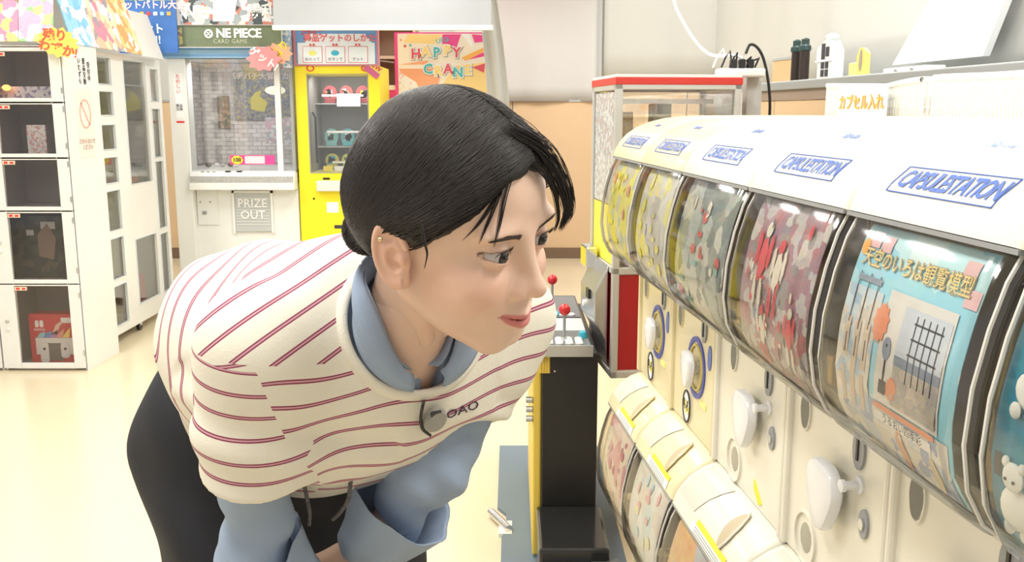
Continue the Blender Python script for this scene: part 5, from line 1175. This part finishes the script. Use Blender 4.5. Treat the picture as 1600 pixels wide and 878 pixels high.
# ---- eyes, brows, lashes
EYEW = mat('eye_white', (.50, .45, .43), .2, var=.02); IRIS = mat('dark_brown_iris', (.014, .007, .005), .15, coat=.3); PUP = mat('pupil', (.004, .004, .004), .08, coat=1)
GAZE = np.array([.10, .96, -.16])   # slightly to the person's own left and down (head frame)
GAZE = np.array([.02, .99, -.05]); GAZE /= np.linalg.norm(GAZE)
for s in (1, -1):
    c = np.array([s*.0318, .0775, 0]); cw = Vector(h2w(c)); gw = Vector(HR @ GAZE)
    Mq = Matrix.Translation(cw) @ gw.to_track_quat('Z', 'Y').to_matrix().to_4x4(); r = .0130
    e = pobj('eyeball', mesh_from('eyeball', MB().ball((0, 0, 0), r, 28, 18, None), EYEW, True)); e.data.transform(Mq)
    def dome(rad, extra, m, nm, par):
        pr = []
        for k in range(7):
            a = math.asin(rad/r)*(1-k/6); pr.append((r*math.sin(a)+1e-6, r*math.cos(a)+extra*(1-(1-k/6)**2)+.0001))
        o = pobj(nm, mesh_from(nm, MB().lathe(pr, 24), m, True), par); o.matrix_parent_inverse = Matrix(); o.data.transform(Mq); return o
    dome(.0077, .0006, IRIS, 'iris', e); dome(.0032, .0012, PUP, 'pupil', e)
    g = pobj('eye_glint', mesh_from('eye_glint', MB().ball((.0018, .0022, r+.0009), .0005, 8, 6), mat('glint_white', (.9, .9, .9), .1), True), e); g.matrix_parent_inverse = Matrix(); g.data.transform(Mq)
def snap(fn, p, it=12):
    """push points on to the zero surface along the field's gradient"""
    p = np.array(p, np.float32)
    for _ in range(it):
        d = fn(p); g = np.stack([fn(p+e)-d for e in np.eye(3, dtype=np.float32)*.0006], 1)/.0006
        p = p-g*(d/np.maximum((g*g).sum(1), .2))[:, None]*.8
    return p, g/np.maximum(ln(g), 1e-6)[:, None]
def strands(paths, rad, n=4, taper=True):
    """paths: array (S, K, 3) -> one tube mesh"""
    S, K, _ = paths.shape; T = np.gradient(paths, axis=1); T /= np.maximum(np.linalg.norm(T, axis=2, keepdims=True), 1e-9)
    U = np.cross(T, np.array([.3, .5, .8])); U /= np.maximum(np.linalg.norm(U, axis=2, keepdims=True), 1e-9); W_ = np.cross(T, U)
    tp = np.linspace(0, 1, K); tp = np.where(tp > .6, 1-(tp-.6)/.42, 1)*np.clip(.5+tp*4, 0, 1) if taper else np.ones(K)
    rad = np.broadcast_to(rad, (S,))[:, None]*tp[None]; a = np.arange(n)/n*2*np.pi
    v = paths[:, :, None]+rad[:, :, None, None]*(U[:, :, None]*np.cos(a)[None, None, :, None]+W_[:, :, None]*np.sin(a)[None, None, :, None])
    idx = np.arange(S*K*n).reshape(S, K, n); q = np.stack([idx[:, :-1], np.roll(idx, -1, 2)[:, :-1], np.roll(idx, -1, 2)[:, 1:], idx[:, 1:]], -1).reshape(-1, 4)
    return v.reshape(-1, 3), q
HAIR = mat('dark_hair', (.020, .016, .015), .46, spec=.35, var=.3, vscale=60); BROW = mat('brow_hair', (.055, .032, .024), .6)
rng = np.random.default_rng(3)
for s in (1, -1):
    S = 330; u = rng.random(S); w_ = rng.random(S)-.5
    bx = .0125+.041*u; bz = .0168+.0060*np.sin(u*2.1)-.0030*u**2+w_*.0058*(1-.55*u)
    p0 = np.stack([s*bx, np.full(S, .09), bz], 1); dx = .0045+.003*rng.random(S); p1 = p0+np.stack([s*dx, 0*dx, .0016*(1-1.6*u)], 1)
    K = 4; path = np.stack([p0+(p1-p0)*t for t in np.linspace(0, 1, K)], 1).reshape(-1, 3); path, g = snap(headf, path); path = path+g*.0004
    v, q = strands(path.reshape(S, K, 3), .00044, 3); pobj('eyebrow', np_mesh('eyebrow', v @ HR.T+HO, q, BROW))
    S = 46; t = np.linspace(-.55, .98, S); zz = .0012*t+.0062*np.clip(1-t*t, 0, 1)**.55; root = np.stack([s*(.0318+t*.0163), np.full(S, .089), zz+.0003], 1)
    root, g = snap(lambda p: sph(np.stack([np.abs(p[:, 0]), p[:, 1], p[:, 2]], 1), (.0318, .0775, 0), .0148), root)
    ln_ = (.0050+.0020*rng.random(S))*(.35+.65*(t+1)/2); out = np.stack([s*(.25+.7*t), np.full(S, 1.0), np.full(S, .15)], 1); out /= np.linalg.norm(out, axis=1, keepdims=True)
    K = 5; path = np.stack([root+out*ln_[:, None]*k+np.array([0, 0, 1])*(.0050*k**2) for k in np.linspace(0, 1, K)], 1)
    v, q = strands(path, .00018, 3); pobj('eyelashes', np_mesh('eyelashes', v @ HR.T+HO, q, BROW))
# ---- hair
BUN = np.array([.018, -.088, -.030])
def hairf(p, groove=True):
    x, y, z = p[:, 0], p[:, 1], p[:, 2]
    d = ell(p, (0, -.006, .034), (.0840, .0985, .0955)); d = smin(d, ell(p, (0, -.034, .022), (.079, .073, .074)), .03)
    d = smin(d, ell(p, (0, .040, .045), (.0655, .058, .060)), .02)
    pl = .80*z-.60*y-.006+.020*smoothstep(.030, .066, np.abs(x))                                     # hairline plane over the forehead and temple
    back = np.minimum(np.minimum(-.018-y+.10*(z+.02), z+.062-.35*np.clip(np.abs(x), 0, .1)), 9)   # behind the ears down to the nape
    keep = np.maximum(pl, back)
    d = smax(d, -keep, .012)
    q_ = p.copy(); q_[:, 0] = np.abs(x); d = smax(d, -ell(q_, (.082, -.003, -.014), (.020, .019, .029)), .004)
    b = ell(p, BUN, (.032, .025, .027)); d = smin(d, b, .006)
    if groove:
        c = p-BUN.astype(np.float32); a = np.arctan2(c[:, 0], c[:, 2]+.35*c[:, 1]*0+.02); r = ln(c)
        d = d+(.0004*np.sin(a*34+3*np.sin(r*30))+.0003*np.sin(a*81+2)+.0003*np.sin(a*140))*np.clip(r/.05, 0, 1)
        d = d+.0035*np.exp(-((x+.004)/.006)**2)*(z > .05)*(y > -.03)                                # the parting
    return d
v, q = surf(hairf, (-.11, -.165, -.11), (.11, .125, .15), .0018); v = relax(v, q, 1, .4)
HB = pobj('hair', np_mesh('hair', v @ HR.T+HO, q, HAIR))
def hs(p): return hairf(p, False)
S = 2600; K = 16
side = np.where(rng.random(S) < .72, 1, -1); ps = rng.random(S); jx = rng.normal(0, .004, S)
start = np.stack([-.004+side*.002+jx*.4, .086-.165*ps, .085+.045*np.sin(ps*2.4)], 1)
ctrl = np.stack([side*(.080-.02*ps), .060-.09*ps+rng.normal(0, .010, S), .050+.055*ps+rng.normal(0, .010, S)], 1)
c2 = np.stack([side*(.090-.01*ps), -.03-.03*rng.random(S), -.035+.10*ps*rng.random(S)+rng.normal(0, .006, S)], 1)
end = BUN+np.stack([side*.012+rng.normal(0, .012, S), -.006+rng.normal(0, .006, S), rng.normal(0, .014, S)], 1)
tt = np.linspace(0, 1, K)[None, :, None]
c0_ = np.array([0, -.012, .03])
path = start[:, None]*(1-tt)**3+3*ctrl[:, None]*tt*(1-tt)**2+3*c2[:, None]*tt**2*(1-tt)+end[:, None]*tt**3
pr_ = path.reshape(-1, 3)-c0_; pr_ = c0_+pr_/ln(pr_)[:, None]*.108
pf, g = snap(hs, pr_, 10); pf = pf.reshape(S, K, 3)
for _ in range(3): pf[:, 1:-1] = (pf[:, :-2]+2*pf[:, 1:-1]+pf[:, 2:])/4
pf, g = snap(hs, pf.reshape(-1, 3), 4); lift = (.0004+.0016*rng.random(S))[:, None].repeat(K, 1).reshape(-1, 1); pf = (pf+g*lift).reshape(S, K, 3)
v, q = strands(pf, .00050+.0003*rng.random(S), 4); o = pobj('hair_strands', np_mesh('hair_strands', v @ HR.T+HO, q, HAIR), HB); o.matrix_parent_inverse = Matrix(); o['kind'] = 'stuff'
S2 = 260; K2 = 10; a0_ = rng.random(S2)*2*np.pi; r0_ = rng.normal(0, .45, S2); t_ = np.linspace(-1.4, 1.4, K2)[None]
d0_ = np.stack([np.sin(t_+0*a0_[:, None])*.9, -np.cos(t_)*np.cos(r0_[:, None]*1.6), np.cos(t_)*np.sin(r0_[:, None]*1.6)+.25*np.sin(t_)], 2)
pb = BUN+d0_*.030; pb, g = snap(hs, pb.reshape(-1, 3), 8); pb = (pb+g*.0006).reshape(S2, K2, 3); v, q = strands(pb, .0006, 4)
o = pobj('bun_strands', np_mesh('bun_strands', v @ HR.T+HO, q, HAIR), HB); o.matrix_parent_inverse = Matrix(); o['kind'] = 'stuff'
# loose locks over the forehead, temple and beside the far cheek
def lock(pts, wd, n, seed, nm='loose_lock'):
    r_ = np.random.default_rng(seed); base = np.array([list(at(x, y, d)) for x, y, d in pts]); sp = np.array([list(p_) for p_ in spline([tuple(b) for b in base], 5)])
    K = len(sp); offs = r_.normal(0, 1, (n, 3))*wd; fade = (np.linspace(1, .25, K))[None, :, None]; ph = r_.random((n, 1))*6
    wob = np.sin(np.linspace(0, 5, K)[None]+ph)[:, :, None]*wd*.25
    path = sp[None]+offs[:, None]*fade+wob; v, q = strands(path, .00042, 4); o = pobj(nm, np_mesh(nm, v, q, HAIR), HB); o.matrix_parent_inverse = Matrix()
lock([(800, 262, .825), (790, 300, .815), (781, 345, .812), (772, 386, .812)], .0016, 16, 1)
lock([(797, 262, .826), (780, 310, .816), (762, 352, .814), (748, 382, .814)], .0012, 9, 2)
lock([(792, 268, .826), (768, 318, .816), (745, 352, .815), (722, 376, .816)], .0010, 7, 3)
lock([(786, 272, .826), (752, 320, .818), (725, 345, .818), (694, 362, .820)], .0012, 8, 4)
lock([(800, 200, .84), (848, 232, .85), (878, 282, .86), (888, 325, .87), (876, 358, .87)], .0055, 110, 5)
lock([(822, 250, .835), (848, 270, .845), (866, 300, .86), (872, 340, .87), (866, 362, .87)], .0022, 22, 6)
lock([(660, 350, .80), (664, 375, .795), (668, 395, .793), (663, 420, .793)], .0009, 8, 7)
lock([(575, 372, .93), (590, 378, .925), (604, 368, .90), (610, 352, .87)], .0035, 20, 8)
ER = Vector(h2w((.0765, -.023, .004)))
er_ = pobj('ear_stud', mesh_from('ear_stud', MB().ball(Vector(at(594, 374, .80)), .0022, 12, 8), mat('gold_stud', (.85, .6, .3), .15, 1), True))
# ------------------------------------------------------------------ clothes
def knit_material():
    m = mat('striped_knit', (.80, .76, .66), .85, var=0); nt = m.node_tree; b = nt.nodes['Principled BSDF']; N = nt.nodes.new; L = nt.links.new
    def M_(op, x, y=None, clamp=False):
        n = N('ShaderNodeMath'); n.operation = op; n.use_clamp = clamp
        for i, v in enumerate((x, y)):
            if v is None: continue
            if isinstance(v, (int, float)): n.inputs[i].default_value = v
            else: L(v, n.inputs[i])
        return n.outputs[0]
    SPC = .026
    def A_(n): q = N('ShaderNodeAttribute'); q.attribute_name = n; return q.outputs['Fac']
    def pick(mask, x, y): k = M_('GREATER_THAN', mask, 0.0); return M_('ADD', M_('MULTIPLY', x, k), M_('MULTIPLY', y, M_('SUBTRACT', 1.0, k)))
    band = pick(A_('mask_sleeve'), A_('band_sleeve'), pick(A_('mask_low'), A_('band_low'), pick(A_('mask_back'), A_('band_back'), A_('band_front'))))
    d = M_('MULTIPLY', M_('ABSOLUTE', M_('SUBTRACT', M_('FRACT', M_('DIVIDE', M_('ADD', band, 3.0), SPC)), .5)), SPC)
    out = M_('LESS_THAN', d, .0023); mid = M_('LESS_THAN', d, .0008)
    tc = N('ShaderNodeTexCoord'); n1 = N('ShaderNodeTexNoise'); n1.inputs['Scale'].default_value = 500; L(tc.outputs['Object'], n1.inputs['Vector'])
    mx = N('ShaderNodeMixRGB'); mx.inputs[1].default_value = (.80, .76, .655, 1); mx.inputs[2].default_value = (.27, .035, .09, 1); L(out, mx.inputs[0])
    m2 = N('ShaderNodeMixRGB'); m2.inputs[2].default_value = (.62, .36, .40, 1); L(mx.outputs[0], m2.inputs[1]); L(mid, m2.inputs[0])
    m3 = N('ShaderNodeMixRGB'); m3.blend_type = 'OVERLAY'; m3.inputs[0].default_value = .10; L(m2.outputs[0], m3.inputs[1]); L(n1.outputs['Fac'], m3.inputs[2]); L(m3.outputs[0], b.inputs['Base Color'])
    n2 = N('ShaderNodeTexNoise'); n2.inputs['Scale'].default_value = 420; n2.inputs['Detail'].default_value = 2; L(tc.outputs['Object'], n2.inputs['Vector'])
    bp = N('ShaderNodeBump'); bp.inputs['Strength'].default_value = .35; bp.inputs['Distance'].default_value = .0012; L(n2.outputs['Fac'], bp.inputs['Height']); L(bp.outputs[0], b.inputs['Normal'])
    return m
KNIT = knit_material(); RIB = mat('cream_rib_knit', (.80, .76, .66), .8, bump=.4, bscale=420)
SHIRT = mat('blue_cotton', (.30, .375, .50), .8, bump=.3, bscale=500, var=.06, vscale=30); PANTS = mat('black_trouser_cloth', (.010, .011, .016), .75, bump=.3, bscale=350)
NH = (.078, .070, .006)                               # neck hole: half width, half depth, centre y
def nhole(t, k=1.0, dy=0): return (np.sqrt((t[:, 0]/(NH[0]*k))**2+((t[:, 1]-NH[2]-dy)/(NH[1]*k))**2)-1)*.08*k
def torso0(t, g=0):
    ax = np.abs(t[:, 0]); p = (t @ TR.T + TO).astype(np.float32)
    d = smin(ell(t, (0, .014, -.14), (.166+g, .128+g, .17)), smin(cap(p, CH0, CHB, .120+g, .125+g), cap(p, CHB, PEL, .122+g, .122+g), .03), .07)
    d = smin(d, cap(t, (-.126, -.008, -.020), (.135, -.008, -.020), .056+g), .06)
    d = smin(d, ell(t, (0, -.040, -.09), (.130, .080+g, .12)), .05)
    d = smin(d, ell(np.stack([ax, t[:, 1], t[:, 2]], 1), (.070, .070, -.16), (.075, .070+g, .085)), .05)
    return d
SLE_R = SH_R+(EL_R-SH_R)*.56; SLE_L = SH_L+(EL_L-SH_L)*.55
AX = (PEL-CHB)/np.linalg.norm(PEL-CHB); A0 = (CHB-CH0)/np.linalg.norm(CHB-CH0); L0_ = np.linalg.norm(CHB-CH0)
def along(p, a, b): ba = (b-a)/np.linalg.norm(b-a); return (p-a) @ ba
def shirtf(p):
    t = ((p-TO) @ TR).astype(np.float32)
    d = torso0(t)
    s = smax(cap(p, SH_R, SLE_R, .060, .064), along(p, SH_R, SLE_R)-np.linalg.norm(SLE_R-SH_R), .008)
    s2 = smax(cap(p, SH_L, SLE_L, .060, .062), along(p, SH_L, SLE_L)-np.linalg.norm(SLE_L-SH_L), .008)
    d = smin(d, s, .045); d = smin(d, s2, .045)
    # folds: from the arm pits and across the chest and sleeves
    x, y, z = t[:, 0], t[:, 1], t[:, 2]; aR, aL = along(p, SH_R, SLE_R), along(p, SH_L, SLE_L)
    f = .0050*np.sin(x*30+z*16)*np.exp(-((np.abs(x)-.12)/.06)**2-((z+.13)/.09)**2)
    f += .0045*np.sin(z*52+x*14+1.5*np.sin(x*20))*smoothstep(.02, .08, y)*np.exp(-((z+.20)/.14)**2)
    f += .0055*np.sin(aR*58+x*22+y*18)*smoothstep(.03, .10, aR)*smoothstep(.0, .03, np.linalg.norm(SLE_R-SH_R)-aR)*(np.linalg.norm(p-SLE_R, axis=1) < .16)
    f += .0040*np.sin(aL*55+y*25)*smoothstep(.03, .10, aL)*smoothstep(.0, .03, np.linalg.norm(SLE_L-SH_L)-aL)*(x < -.1)
    f += .0060*np.sin(x*26+z*9+2)*smoothstep(-.02, -.08, y)*smoothstep(-.16, -.30, z)+.0045*np.sin(z*34-x*40)*np.exp(-((x-.14)/.06)**2)*smoothstep(.02, -.05, y)
    d = d+f*(1-np.exp(-(nhole(t)/.03)**2))
    ap = (p-CHB) @ AX; d = smax(d, ap-.185-.010*np.sin(x*20), .008)                                  # hem
    in_r = np.maximum(cap(p, SH_R+(SLE_R-SH_R)*.7, SLE_R+(SLE_R-SH_R)*.4, .050), -along(p, SH_R+(SLE_R-SH_R)*.72, SLE_R))
    in_l = np.maximum(cap(p, SH_L+(SLE_L-SH_L)*.7, SLE_L+(SLE_L-SH_L)*.4, .048), -along(p, SH_L+(SLE_L-SH_L)*.72, SLE_L))
    d = smax(d, -in_r, .003); d = smax(d, -in_l, .003)
    d = smax(d, -np.maximum(nhole(t), -.11-z), .006)
    d = smax(d, -(torso0(t, -.014)+0*x)*1.0 if False else d, .001)
    return d
v, q = surf(shirtf, (-.66, .70, .66), (.16, 1.62, 1.42), .0042); v = relax(v, q, 1, .4)
tv = w2t(v); aR = (v-SH_R) @ ((SLE_R-SH_R)/np.linalg.norm(SLE_R-SH_R)); aL = (v-SH_L) @ ((SLE_L-SH_L)/np.linalg.norm(SLE_L-SH_L))
a0 = (v-CH0) @ A0; a1 = (v-CHB) @ AX; wv = smoothstep(-.03, .08, a0); w1 = smoothstep(-.06, .06, a1)
spine = a0*(1-w1)+(L0_+a1)*w1; zz = tv[:, 2]*(1-wv)+(-.10-spine)*wv
bF = v @ np.array([-.05, -.15, .98])+.0055*np.sin(tv[:, 0]*42+v[:, 2]*20); bB = v @ np.array([.60, -.10, -.79])
def hit(px, py, fn, d0=.6, d1=1.5):
    o_ = np.array([0, 0, CAMH]); r = np.array(ray(px, py)); r /= np.linalg.norm(r); s = np.linspace(d0, d1, 900); pts = (o_+r*s[:, None]).astype(np.float32); d = fn(pts); i = np.argmax(d < 0)
    return pts[i].astype(float) if d.min() < 0 else None
def seam(A, B, toward):            # signed side of a seam running over the cloth from A to B
    n = snap(shirtf, ((A+B)/2)[None])[1][0]; m_ = np.cross(B-A, n); m_ /= np.linalg.norm(m_); m_ = m_ if m_ @ (toward-A) > 0 else -m_; return (v-A) @ m_
yA, yB, sA, sB = hit(545, 512, shirtf), hit(415, 572, shirtf), hit(378, 500, shirtf), hit(432, 655, shirtf)
mYoke = seam(yA, yB, yA+np.array([0, 0, .3])); mSl = seam(sA, sB, sA+np.array([-.3, 0, 0]))
mLow = a0-.085
axR = (SLE_R-SH_R)/np.linalg.norm(SLE_R-SH_R); rdR = ln((v-(SH_R+axR*aR[:, None])).astype(np.float32))
axL = (SLE_L-SH_L)/np.linalg.norm(SLE_L-SH_L); rdL = ln((v-(SH_L+axL*aL[:, None])).astype(np.float32))
mR = np.minimum(np.minimum(mSl, tv[:, 0]-.08), np.minimum(.088-rdR, aR+.01)); mR = np.maximum(mR, np.minimum(.072-rdR, aR-.085))
bands = {'band_front': bF, 'band_back': bB, 'band_sleeve': aR+.012, 'mask_back': np.where(tv[:, 0] > -.02, mYoke, -.012-tv[:, 1]), 'mask_low': mLow, 'band_low': spine, 'mask_sleeve': mR}
TEE = pobj('striped_shirt', np_mesh('striped_shirt', v, q, KNIT, None, bands), P, 'cream short sleeved knit shirt with thin burgundy double stripes')
# neck rib: a band laid round the hole
def on_shirt(P_): return snap(shirtf, P_, 10)
def rib_curve(n, k):
    a = np.arange(n)/n*2*np.pi; pts = np.stack([NH[0]*k*np.cos(a), NH[2]+NH[1]*k*np.sin(a), np.full(n, 0.)], 1)
    # drop on to the torso from the neck side
    z = np.linspace(.10, -.10, 120); out = []
    for p in pts:
        col = np.tile(p, (120, 1)); col[:, 2] = z; d = torso0(col.astype(np.float32)); i = np.argmax(d < 0); p = p.copy(); p[2] = z[i]+.002 if d.min() < 0 else -.06; out.append(p)
    out = np.array(out); 
    for _ in range(6): out[:, 2] = (np.roll(out[:, 2], 1)+out[:, 2]*2+np.roll(out[:, 2], -1))/4
    return out
NR = 72; rows = [rib_curve(NR, k) for k in (.99, 1.03, 1.08, 1.13, 1.155)]; lift = (.000, .0045, .0055, .0045, -.002)
rv = []; 
for r_, lf in zip(rows, lift): rv.append(r_+np.array([0, .15, .95])*lf)
rv = [rv[0]-np.array([0, 0, .016])]+rv; rv = np.array(rv); nrow = len(rv)
mb = MB(); mb.add([tuple(t2w(p)) for row in rv for p in row], [(i*NR+k, i*NR+(k+1) % NR, (i+1)*NR+(k+1) % NR, (i+1)*NR+k) for i in range(nrow-1) for k in range(NR)])
o = pobj('neck_rib', mesh_from('neck_rib', mb, RIB, True), TEE); o.matrix_parent_inverse = Matrix(); md = o.modifiers.new('sub', 'SUBSURF'); md.levels = md.render_levels = 1
# blue shirt: body inside the neck, sleeves with rolled cuffs, collar
CUF_R, CUF_L = EL_R+(WR_R-EL_R)*.60, EL_L+(WR_L-EL_L)*.84
def bluef(p):
    t = ((p-TO) @ TR).astype(np.float32); d = torso0(t, -.012)
    d = smax(d, -np.maximum(np.maximum(nhole(t, .60, .0), -.045-t[:, 2]), -9), .004); d = smax(d, ((p-CHB) @ AX)-.02, .005)
    vee = np.maximum(np.abs(t[:, 0]+.012)-.14*np.clip(t[:, 2]+.06, 0, .2), -(t[:, 1]-.0)); d = smax(d, -np.maximum(vee, -.06-t[:, 2]), .003)
    for S_, E_, C_, r1, r2, r3 in ((SH_R, EL_R, CUF_R, .041, .037, .034), (SH_L, EL_L, CUF_L, .043, .039, .036)):
        aE = along(p, E_, C_); aS = along(p, S_, E_)
        s = cap(p, S_, E_, r1, r2); s = smin(s, smax(cap(p, E_, C_, r2, r3), aE-np.linalg.norm(C_-E_), .004), .02)
        s = s+.0045*np.sin(aS*62+p[:, 0]*38+p[:, 1]*20)*smoothstep(.08, .16, aS)+.0028*np.sin(aS*95+p[:, 2]*60-p[:, 0]*45)*smoothstep(.12, .2, aS)+.0030*np.sin(aS*130-p[:, 0]*60)*np.exp(-(ln(p-E_.astype(np.float32))/.07)**2)
        s = smax(s, -np.maximum(cap(p, E_+(C_-E_)*.5, C_+(C_-E_)*.5, r3-.005), -along(p, E_+(C_-E_)*.55, C_)), .002)
        d = smin(d, s, .02)
    return d
v, q = surf(bluef, (-.62, .72, .62), (.12, 1.40, 1.32), .0045); v = relax(v, q, 1, .4)
BS = pobj('blue_shirt', np_mesh('blue_shirt', v, q, SHIRT), P, 'light blue cotton shirt worn underneath with rolled sleeves')
def cuff(C_, E_, W_, r, flare, ln2, tilt, nm='rolled_cuff'):
    ax = (E_-W_)/np.linalg.norm(W_-E_); Mx = Matrix.Translation(Vector(C_-ax*.004)) @ (Matrix.Rotation(tilt[1], 4, tilt[0])) @ Vector(ax).to_track_quat('Z', 'Y').to_matrix().to_4x4()
    n = 36; vs = []; pr = [(r-.006, .012), (r-.001, -.002), (r+.006, 0), (r+flare*.35, ln2*.35), (r+flare*.7, ln2*.7), (r+flare, ln2), (r+flare+.002, ln2+.003), (r+flare-.003, ln2), (r+flare*.5, ln2*.6), (r-.003, ln2*.2)]
    for (rr_, z) in pr:
        for k in range(n):
            a = 2*math.pi*k/n; w_ = 1+.05*math.sin(3*a+z*30)+.03*math.sin(7*a); vs.append(Mx @ Vector((rr_*w_*math.cos(a), rr_*w_*math.sin(a)*.92, z+.006*math.sin(2*a+.5)*(z/ln2))))
    m_ = MB(); m_.add(vs, [(i*n+k, i*n+(k+1) % n, (i+1)*n+(k+1) % n, (i+1)*n+k) for i in range(len(pr)-1) for k in range(n)])
    o = pobj(nm, mesh_from(nm, m_, SHIRT, True), BS); o.matrix_parent_inverse = Matrix(); return o
cuff(CUF_R, EL_R, WR_R, .037, .026, .075, ('X', 0)); cuff(CUF_L, EL_L, WR_L, .039, .032, .085, ('X', 0))
# collar: fold line round the neck, falling to two points in front
NA = h2w((0, -.028, -.05))-h2w((0, -.058, -.138)); NA /= np.linalg.norm(NA); NC = h2w((0, -.047, -.098))
TX = TR[:, 0]-NA*(TR[:, 0] @ NA); TX /= np.linalg.norm(TX); TY = np.cross(NA, TX)
RIBC = rib_curve(72, .965)
def rib_at(a):
    f = (a/(2*math.pi) % 1)*72; i = int(f) % 72; k = f-int(f); return RIBC[i]*(1-k)+RIBC[(i+1) % 72]*k
def col_top(a, w_): 
    sa_ = math.sin(a); return NC+.053*(math.cos(a)*TX+sa_*TY)+NA*(.012-.034*max(sa_, 0)**1.5)
def collar(u, v_):
    a = math.radians(104+332*u); tip = math.exp(-(min(u, 1-u)/.085)**2)
    bot = t2w(rib_at(a)+np.array([0, .006, .004])); top = col_top(a, 0); top = top*(1-.62*tip)+bot*.62*tip
    p = top*(1-v_)+bot*v_; c = (NC+t2w((0, .006, 0)))/2; o_ = p-c; o_ /= np.linalg.norm(o_); p = p+o_*.010*math.sin(math.pi*min(1, v_*1.1+.05))*(1-.5*tip)+NA*.004*math.sin(math.pi*v_)
    return Vector(p.tolist())
o = pobj('shirt_collar', mesh_from('shirt_collar', MB().grid(collar, 60, 10), SHIRT, True), BS); o.matrix_parent_inverse = Matrix()
md = o.modifiers.new('solid', 'SOLIDIFY'); md.thickness = .0030; md.offset = 0
def stand(u, v_):
    a = math.radians(104+332*u); tip = math.exp(-(min(u, 1-u)/.085)**2); bot = t2w(rib_at(a)); top = col_top(a, 0); top = top*(1-.62*tip)+bot*.62*tip
    inn = NC+.050*(math.cos(a)*TX+math.sin(a)*TY)-NA*.055; return Vector((top*(1-v_)+inn*v_).tolist())
o = pobj('collar_stand', mesh_from('collar_stand', MB().grid(stand, 60, 4), SHIRT, True), BS); o.matrix_parent_inverse = Matrix(); md = o.modifiers.new('solid', 'SOLIDIFY'); md.thickness = .002
# trousers
def pantsf(p):
    d = cap(p, PEL+V3(-.050, 0, .02), PEL+V3(.060, .03, .02), .115); t = ((p-TO) @ TR).astype(np.float32); d = smin(d, cap(p, PEL-AX*.08, PEL, .100, .115), .05)
    d = smin(d, ell(p, PEL+V3(-.075, .045, -.02), (.096, .100, .115)), .04); d = smin(d, ell(p, PEL+V3(.075, .075, -.02), (.096, .100, .115)), .04)
    for hp, kn, an in ((HIP_R, KN_R, AN_R), (HIP_L, KN_L, AN_L)):
        s = smin(cap(p, hp, kn, .108, .082), cap(p, kn, an+(an-kn)*-.03, .082, .070), .03)
        d = smin(d, s, .05)
    d = d+.004*np.sin(p[:, 2]*44+p[:, 0]*30)*np.exp(-((p[:, 2]-.80)/.12)**2)+.004*np.sin(p[:, 0]*55+p[:, 2]*12)
    return smax(d, .075-p[:, 2], .004)
v, q = surf(pantsf, (-.72, .95, .04), (.12, 1.66, 1.25), .0075); v = relax(v, q, 2)
TR_ = pobj('trousers', np_mesh('trousers', v, q, PANTS), P, 'black loose trousers')
for an in (AN_R, AN_L):
    o = pobj('shoe', mesh_from('shoe', MB().ball((an[0], an[1]-.07, .045), (.048, .135, .045), 20, 12), mat('white_shoe_leather', (.7, .7, .68), .5), True))
# drawstrings, chest lettering, clip-on microphone
for pts in (((470, 735, 1.00), (474, 752, .99), (480, 780, .99), (484, 803, .99), (483, 820, 1.0)), ((553, 735, 1.00), (548, 752, .99), (544, 780, .99), (532, 800, 1.0), (520, 812, 1.01))):
    m_ = MB().tube([Vector(p_) for p_ in spline([at(*a) for a in pts], 6)], .0024, 6)
    o = pobj('drawstring', mesh_from('drawstring', m_, mat('speckled_cord', (.12, .11, .11), .8, var=.9, vscale=300), True), TR_); o.matrix_parent_inverse = Matrix()
mp_ = hit(672, 648, shirtf)
if mp_ is None: mp_ = t2w((-.02, .12, -.08))
g0 = snap(shirtf, mp_[None])[1][0]
MC = thing('clip_microphone', 'small round grey clip-on microphone with a black cord clipped to the cream neck rib', 'microphone', tuple(mp_+g0*.006))
Mm = Vector(g0).to_track_quat('Z', 'Y').to_matrix().to_4x4()
obj('disc', MB().lathe([(0, 0), (.0135, 0), (.0145, .002), (.0145, .006), (.012, .009), (0, .0095)], 24, Mm), mat('worn_grey_mesh', (.36, .35, .31), .7, bump=.6, bscale=700), MC, smooth=True)
cp_ = [np.array(at(x, y, 1)) for x, y in ((656, 604), (652, 622), (649, 645), (652, 662), (664, 672))]
pl_ = [hit(x, y, shirtf) for x, y in ((660, 606), (654, 622), (650, 645), (653, 662), (665, 672))]
pl_ = [a if a is not None else mp_ for a in pl_]
obj('clip_cord', MB().tube(spline([tuple(a+g0*.010-(mp_+g0*.006)) for a in pl_], 6), .0018, 8), BLACK, MC, smooth=True)
obj('clip', MB().box(-.005, .007, -.004, .004, .009, .012, Mm @ Matrix.Translation((-.004, .010, -.003))), DKINK, MC)
# small stitched letters on the chest
def chest_letters(s, px, py, size, m, step=16):
    c = hit(px, py, shirtf)
    if c is None: c = t2w((-.08, .13, -.12))
    n = snap(shirtf, c[None])[1][0]; cx = hit(px+step, py-step*.35, shirtf); cx = c+TR[:, 0]*-.01 if cx is None else cx; ux = (cx-c)/np.linalg.norm(cx-c); uz = np.cross(n, ux); uz = uz if uz[2] > 0 else -uz
    def f(a, b):
        p_, g_ = snap(shirtf, (c+ux*a+uz*b)[None], 6); return Vector((p_+g_*.0012)[0].tolist())
    o = lettering('chest_letters', s, m, (0, 0, 0), (1, 0, 0), (0, 0, 1), size, None, .0006, f, bold=.0, stretch=1.25); o.parent = TEE; return o
chest_letters('OAO', 722, 640, .0150, mat('dark_stitching', (.06, .03, .06), .7))
